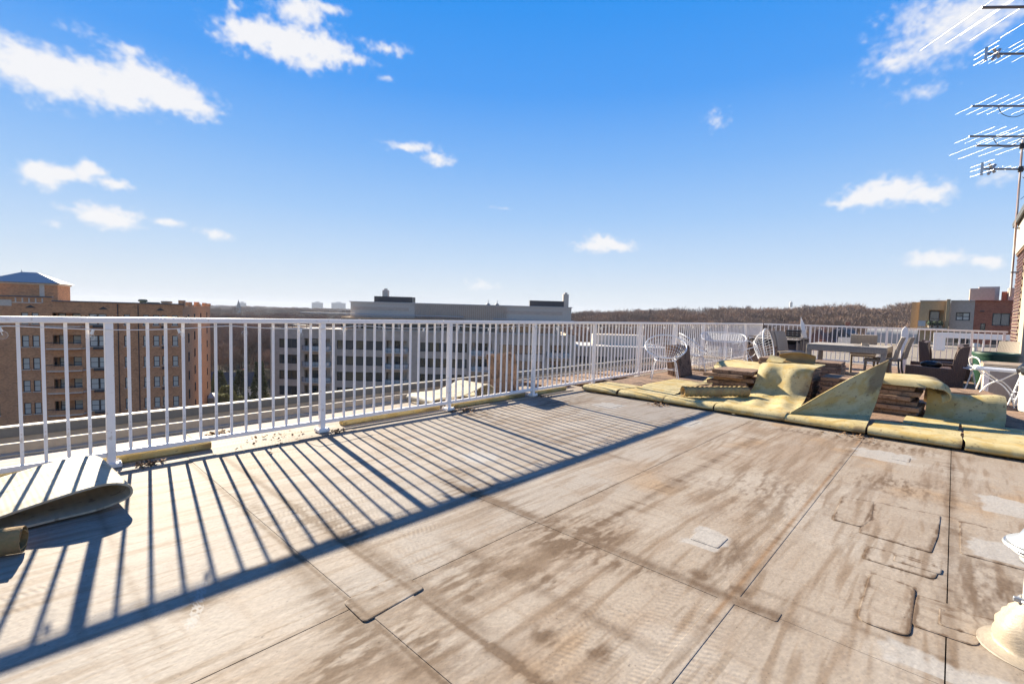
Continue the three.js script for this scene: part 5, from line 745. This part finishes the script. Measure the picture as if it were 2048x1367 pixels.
// --- the concrete block in the middle
{
  const o = thing('concrete_apartment_block', 'long grey brown concrete apartment block with curved glass balconies', 'building', [-96.89, 0, -35.45], 42.9 * Math.PI / 180);
  const rows = [-5.85, -8.92, -11.98, -15.04, -18.1, -21.2], holes = [], rib = [[1.7, 5.2, 3], [12.9, 21.8, 5], [29.1, 38.2, 5], [44.5, 52.8, 5]], bal = [[6.3, 11.9], [22.2, 26.9], [38.7, 43.4], [53.7, 58.2]];
  for (const y of rows) { for (const [a, b] of rib) holes.push([a, b, y - 0.9, y + 0.87]); for (const [a, b] of bal) holes.push([a + 0.3, b - 0.3, y - 1.2, y + 1.05]); }
  part('wall', facade(0, 59, -24, -3.0, holes, 0.5), M.concrete, o); part('wall', box(0.5, 20.9, 17.4, 0.25, -13.55, -9.3), M.concrete, o); part('wall', box(0.5, 20.9, 28, 58.72, -13.55, -14.6), M.concrete, o); part('wall', box(58, 20.8, 0.4, 29.5, -13.6, -18.1), M.concrete, o);
  part('roof', box(58.6, 0.25, 17.6, 29.5, -3.5, -9.3), M.concreteLight, o); part('inner_floor', rows.map((y) => box(57.6, 0.25, 4, 29.5, y - 1.42, -2.7)), M.concrete, o); part('core_wall', box(57.8, 20.5, 0.3, 29.5, -13.8, -4.9), M.concrete, o);
  for (const y of rows) {
    for (const [a, b, n] of rib) windowAt(o, (a + b) / 2, y, -0.22, b - a - 0.01, 1.76, n, 1, M.glassDark, 0.09);
    for (const [a, b] of bal) {
      const c = (a + b) / 2, w = b - a; part('balcony_wall', box(w - 0.6, 2.2, 0.12, c, y - 0.08, -1.6), M.concreteLight, o); windowAt(o, c - 0.2, y - 0.1, -1.5, w * 0.5, 2.05, 3, 1, M.glassDark, 0.09);
      const pr = (t) => V(c + t * (w / 2 + 0.1), 0, 1.0 * Math.pow(Math.max(0, 1 - Math.abs(t) ** 3.2), 0.5)), sh = new THREE.Shape(); for (let i = 0; i <= 16; i++) { const p = pr(-1 + i / 8); i ? sh.lineTo(p.x, -p.z) : sh.moveTo(p.x, -p.z); } sh.closePath(); const g = new THREE.ExtrudeGeometry(sh, { depth: 0.2, bevelEnabled: false }); g.rotateX(-Math.PI / 2); g.translate(0, y - 1.4, 0.005); part('balcony_slab', boxUV(g), M.slab, o);
      const gl = sheet((u, v) => { const p = pr((u * 2 - 1) * 0.985); return V(p.x, y - 1.08 + v * 0.72, p.z * 0.96); }, 24, 1, 0.03, w, 1); part('balcony_glass', gl, M.glassRail, o);
      part('balcony_rail', [tube([...Array(13)].map((_, i) => { const p = pr((i / 6 - 1) * 0.985); return V(p.x, y - 0.33, p.z * 0.96); }), 0.035, 30, false, 5), ...[...Array(7)].map((_, i) => { const p = pr((i / 3 - 1) * 0.97); return rod(V(p.x, y - 1.2, p.z * 0.97), V(p.x, y - 0.33, p.z * 0.97), 0.03, 0.03, 4); })], M.winFrame, o);
    }
  }
  // terrace storey and plant room
  part('terrace_wall', box(44, 2.9, 10, 34.6, -1.93, -8.2), M.concrete, o); for (let i = 0; i < 11; i++) windowAt(o, 14.3 + i * 3.95, -1.75, -3.17, 3.4, 1.9, 3, 1, M.glassDark, 0.08); part('parapet_cap', box(59.2, 0.12, 0.7, 29.5, -2.94, -0.2), M.concreteLight, o);
  part('canopy', [box(32, 0.16, 2.2, 21, 0.16, -2.9), box(16, 0.16, 2.2, 51, -0.1, -2.9)], M.metalRoof, o); part('awning', [0, 1, 2].map((i) => box(2.6, 0.08, 1.4, 2.2 + i * 2.9, -2.0 - 0.3 * (i % 2), -1.6)), M.slab, o); part('awning_post', [0, 1, 2, 3].map((i) => rod(V(1 + i * 2.8, -3, -1.1), V(1 + i * 2.8, -2, -1.1), 0.05)), M.winFrame, o);
  const ph = part('plant_room', box(45, 3.1, 9, 36.3, 1.0, -9.6), M.concreteLight, o);
  part('stripe', [box(11.4, 0.7, 0.06, 20.0, 1.35, -5.07), box(12, 0.7, 0.06, 51, 1.35, -5.07)], M.concrete, ph); for (let i = 0; i < 46; i++) part('rib', box(0.2, 2.9, 0.24, 27 + i * 0.41, 0.95, -4.98), M.concrete, ph); part('roof_edge', box(45.4, 0.18, 9.4, 36.3, 2.6, -9.6), M.slab, ph);
  for (const [x0, x1, c, hh] of [[17.6, 25.6, 18.9, 5.4], [50.4, 57.6, 58.4, 5.6]]) { part('roof_box', box(x1 - x0, 1.3, 3.4, (x0 + x1) / 2, 3.28, -10.2), M.winFrame, ph); const ch = part('chimney', box(1.2, hh - 2.7, 1.2, c, 2.7 + (hh - 2.7) / 2, -12.8), M.concreteLight, ph); part('chimney_pot', box(0.6, 0.35, 0.6, c, hh + 0.17, -12.8), M.concreteLight, ch); }
  // receding right wing
  const wg = thing('concrete_wing', 'plain receding concrete wing beyond the balcony block, with a terrace wall', 'building', [-53.2, 0, -76.5], 42.9 * Math.PI / 180); part('wall', box(23, 17.6, 14, 11, -14.9, -22.2), M.concrete, wg); part('terrace_parapet', box(23.2, 0.35, 14.2, 11, -5.92, -22.2), M.slab, wg); part('terrace_house', box(12, 2.6, 6, 13, -4.7, -25), M.concreteLight, wg); for (let i = 0; i < 5; i++) for (const y of [-8.9, -12, -15]) windowAt(wg, 3 + i * 4.2, y, -15.17, 2.6, 1.6, 3, 1, M.glassDark, 0.09);
}
// --- stucco and red brick houses at the right, seen over the far roof
{
  const K = 1.3, Z = -104, X = (x) => x * K, Y = (y) => 1.2 + (y - 1.2) * K;
  M.stucco = mottled(0.50, 0.35, 0.19, 0.9); M.stuccoGrey = mottled(0.55, 0.43, 0.34, 0.9); M.stuccoPale = mottled(0.55, 0.48, 0.45, 0.9);
  const o = thing('stucco_house', 'ochre stucco house with a recessed balcony door and flat roof', 'building', [0, 0, Z]);
  part('wall', facade(X(-3.38), X(-0.72), -24, Y(4.15), [[X(-2.47), X(-1.08), Y(0.75), Y(3.03)]], 1.2), M.stucco, o); part('wall', box(X(0.85), 30, 8, X(-3.82), -9.1 - 1.0, -5), M.stucco, o); part('wall', box(X(2.6), 28, 6, X(-2.05), -9.9, -4.4), M.stucco, o); part('projecting_bay', rbox(0.45, 30, 1.5, 0.02, X(-0.72), -9.7, 0.3), M.stucco, o);
  windowAt(o, X(-1.95), Y(1.95), -1.1, X(0.95), X(1.95), 1, 2, [M.glassDark[1], M.blind], 0.12); part('coping', box(X(2.9), 0.12, 1.5, X(-2.0), Y(4.2), -0.6), M.slab, o);
  const bal = part('balcony', box(X(2.75), 0.2, 1.3, X(-2.05), Y(0.72), 0.72), M.concreteLight, o); part('balcony_rail', [...[...Array(16)].map((_, i) => rod(V(X(-3.4) + i * X(0.18), Y(0.75), 1.3), V(X(-3.4) + i * X(0.18), Y(1.64), 1.3), 0.02, 0.02, 4)), rod(V(X(-3.4), Y(1.64), 1.3), V(X(-0.72), Y(1.64), 1.3), 0.035, 0.035, 5)], M.winFrame, bal); part('screen_panel', box(X(0.7), X(0.7), 0.05, X(-3.05), Y(1.3), 1.4), M.slab, bal);
  for (let i = 0; i < 3; i++) { const b = new THREE.SphereGeometry(0.42, 10, 8); const p = b.attributes.position; for (let j = 0; j < p.count; j++) p.setXYZ(j, p.getX(j) * (0.7 + 0.6 * R()), p.getY(j) * (0.6 + 0.6 * R()), p.getZ(j)); b.computeVertexNormals(); const s = thing('potted_plant', 'dark bushy potted plant on the stucco house balcony', 'plant', [X(-2.3 + i * 0.5), Y(0.72) + 0.1, Z + 0.9], 0, 'balcony plants'); part('pot', clean(new THREE.CylinderGeometry(0.26, 0.2, 0.4, 12).translate(0, 0.2, 0)), M.boxBeige, s); part('foliage', clean(b.translate(0, 0.75, 0)), M.needle, s); }
  const g = thing('grey_stucco_house', 'greyish pink stucco house with one four paned window', 'building', [0, 0, Z]);
  part('wall', facade(X(-0.5), X(1.63), -24, Y(4.19), [[X(0.03), X(1.3), Y(1.79), Y(2.79)], [X(0.0), X(1.35), Y(-1.1), Y(0.3)]], 0.5), M.stuccoGrey, g); part('wall', box(X(2.1), 27.5, 7, X(0.56), -9.9, -4.3), M.stuccoGrey, g); windowAt(g, X(0.665), Y(2.29), -0.3, X(1.26), X(0.99), 2, 2, [M.blind, M.glassDark[1]], 0.13); windowAt(g, X(0.675), Y(-0.4), -0.3, X(1.34), X(1.39), 2, 2, M.glassDark, 0.13); part('coping', box(X(2.16), 0.1, 0.7, X(0.565), Y(4.22), -0.15), M.slab, g);
  part('stair_tower', box(X(2.2), X(1.75), 5, X(2.25), Y(4.95), -6), M.stuccoGrey, g); part('upper_tower', box(X(1.9), X(2.2), 5, X(3.0), Y(5.2), -12), M.stuccoPale, g);
  const r = thing('red_brick_house', 'red brick house with a wide dark window beside the penthouse corner', 'building', [0, 0, Z]);
  part('wall', facade(X(1.64), X(7.5), -24, Y(4.16), [[X(3.2), X(4.68), Y(1.28), Y(2.76)], [X(2.25), X(2.7), Y(0.4), Y(1.53)], [X(3.2), X(4.68), Y(-1.6), Y(0.1)]], 0.5), M.redBrick, r); part('wall', box(X(5.8), 27.5, 7, X(4.57), -9.9, -4.3), M.redBrick, r); windowAt(r, X(3.94), Y(2.02), -0.3, X(1.47), X(1.47), 2, 1, M.glassDark, 0.12); windowAt(r, X(2.475), Y(0.965), -0.3, X(0.44), X(1.12), 1, 1, M.glassDark, 0.1); windowAt(r, X(3.94), Y(-0.75), -0.3, X(1.47), X(1.69), 2, 1, M.glassDark, 0.12); part('coping', box(X(5.9), 0.14, 0.8, X(4.57), Y(4.22), -0.15), M.redBrick, r); part('chimney', box(X(0.45), X(1.3), 1, X(4.22), Y(4.8), -5), M.redBrick, r); part('roof_block', box(X(1.2), X(1.7), 3, X(5.1), Y(5.0), -5), M.stuccoGrey, r);
  part('lamp', rbox(0.5, 0.16, 0.3, 0.03, X(2.3), Y(2.95), 0.15), M.winFrame, r);
}
// --- small houses below: in the gap and beyond the far railing
function house(name, label, x, z, w, d, h, rh, ry, wall, roofM, y = null, group) {
  const o = thing(name, label, 'house', [x, y ?? ground(x, z) - 0.3, z], ry, group); part('wall', box(w, h, d, 0, h / 2, 0), wall, o); const s = new THREE.Shape(); s.moveTo(-d / 2 - 0.4, 0); s.lineTo(d / 2 + 0.4, 0); s.lineTo(0, rh); s.closePath(); const g = new THREE.ExtrudeGeometry(s, { depth: w + 0.6, bevelEnabled: false }); g.translate(0, 0, -w / 2 - 0.3); g.rotateY(Math.PI / 2); g.translate(0, h + 0.002, 0); const rf = part('roof', boxUV(g), roofM, o); part('chimney', box(0.8, rh * 0.9, 0.8, w * 0.25, h + rh * 0.8, 0.3), M.redBrick, rf);
  for (let i = 0; i < 3; i++) windowAt(o, -w / 3 + i * w / 3, h * 0.6, d / 2 + 0.01, 1.0, 1.5, 1, 2, M.glassDark, 0.08); const dr = part('door', box(1, 2.1, 0.08, w / 6, 1.06, d / 2 + 0.05), M.winFrame, o); part('handle', box(0.06, 0.2, 0.06, w / 6 + 0.35, 1.05, d / 2 + 0.11), M.alu, dr); return o;
}
M.slate = mottled(0.055, 0.062, 0.075, 0.7); M.whiteWall = mottled(0.66, 0.64, 0.6, 0.8); M.brownRoof = mottled(0.13, 0.06, 0.055, 0.9); M.blueWall = mottled(0.04, 0.07, 0.16, 0.8); M.salmon = mottled(0.52, 0.28, 0.17, 0.9);
house('small_house', 'white house with a dark slate roof seen between the two blocks', -143, -43, 11, 8, 4, 3.4, 0.9, M.whiteWall, M.slate);
{ const o = thing('flat_roofed_garage', 'low white flat roofed garage between the two blocks', 'garage', [-130.5, ground(-130.5, -35.5) - 0.2, -35.5], 0.9); part('wall', box(7, 3, 6, 0, 1.5, 0), M.whiteWall, o); part('roof', rbox(7.6, 0.3, 6.6, 0.05, 0, 3.16, 0), M.slab, o); part('door', box(2.6, 2.2, 0.08, 0, 1.11, 3.05), M.boxBeige, o); const p = thing('flat_roofed_garage', 'low cream flat roofed annexe at the corner of the brick block', 'garage', [-122, -22.5, -30.5], 0.9); part('wall', box(8, 4.6, 6, 0, 0.8, 0), M.whiteWall, p); part('roof', rbox(8.6, 0.3, 6.6, 0.05, 0, 3.26, 0), M.slab, p); part('door', box(2.6, 2.2, 0.08, 0, 0.2, 3.05), M.boxBeige, p); }
house('row_house', 'salmon gabled house beyond the far railing', -24.5, -140, 5, 6, 16, 4.2, 1.45, M.salmon, M.brownRoof, -21); house('row_house', 'dark blue house beside the salmon gable', -20.5, -146, 6, 6, 18, 3.4, 1.4, M.blueWall, M.slate, -21); house('row_house', 'low brown roofed house in front of the salmon gable', -24, -128, 7, 7, 13.5, 3.6, 0.2, M.whiteWall, M.brownRoof, -21); house('row_house', 'cream house with a wide grey roof beyond the far railing', -15, -134, 9, 7, 15.5, 3.2, 0.1, M.whiteWall, mottled(0.33, 0.31, 0.29), -21); house('row_house', 'blue walled house with a slate roof next to the ochre stucco house', -9.5, -140, 6, 6, 17.5, 3, 1.4, M.blueWall, M.slate, -21);

// --- far away
{
  const far = std(0.5, 0.48, 0.45, 0.8), far2 = std(0.2, 0.19, 0.18, 0.6);
  for (const [x, z, w, h, l] of [[-2951, -1363, 66, 56, 'hazy pale office tower on the horizon beside the wider one'], [-2853, -1454, 84, 58, 'wider hazy pale office tower on the horizon'], [-2700, -1560, 40, 62, 'hazy slim tower just left of the concrete block plant room'], [-2950, -930, 40, 40, 'low hazy block alone on the horizon beyond the bare trees']]) { const o = thing('far_tower', l, 'tower', [x, -24, z], Math.atan2(-x, -z) + Math.PI); part('body', box(w, h, w * 0.6, 0, h / 2, 0), far, o); for (let i = 0; i < 7; i++) part('window_band', box(w * 0.96, h * 0.05, 0.6, 0, h * (0.14 + i * 0.12), -w * 0.3 - 0.2), far2, o); part('roof_plant', box(w * 0.4, 6, w * 0.3, 0, h + 3, 0), far, o); }
  const s = thing('church_spire', 'tiny dark church spire above the far woodland', 'church', [-994, -30, -307]); part('tower', box(6, 28, 6, 0, 14, 0), far2, s); part('spire', clean(new THREE.ConeGeometry(4, 14, 8).translate(0, 35, 0)), far2, s);
  const d = thing('far_dome', 'small pale domed building on the hill skyline', 'building', [-382, 36, -1700]); d.scale.setScalar(0.5); part('drum', clean(new THREE.CylinderGeometry(9, 9, 26, 20).translate(0, 28, 0)), far, d); part('dome', clean(new THREE.SphereGeometry(9.5, 20, 10, 0, 6.3, 0, 1.57).translate(0, 41, 0)), far, d); part('lantern', clean(new THREE.CylinderGeometry(1.4, 1.6, 5, 10).translate(0, 52, 0)), far, d);
  for (const [x, z, l] of [[-337, -327, 'left of two slim church turrets behind the ribbed plant room'], [-331, -333.5, 'right of two slim church turrets behind the ribbed plant room']]) { const t = thing('church_turret', l, 'church', [x, -8, z]); part('tower', box(4, 16, 4, 0, 8, 0), far2, t); part('dome', clean(new THREE.SphereGeometry(2.4, 12, 8).scale(1, 0.9, 1).translate(0, 16, 0)), far2, t); part('finial', rod(V(0, 17.5, 0), V(0, 21.5, 0), 0.4, 0.1), far2, t); }
  const h1 = house('hill_house', 'small pale house among the bare trees on the hill', -60, -300, 9, 8, 9, 3, 0.6, M.whiteWall, M.slate);
}
shadows(scene);
renderer.render(scene, camera);
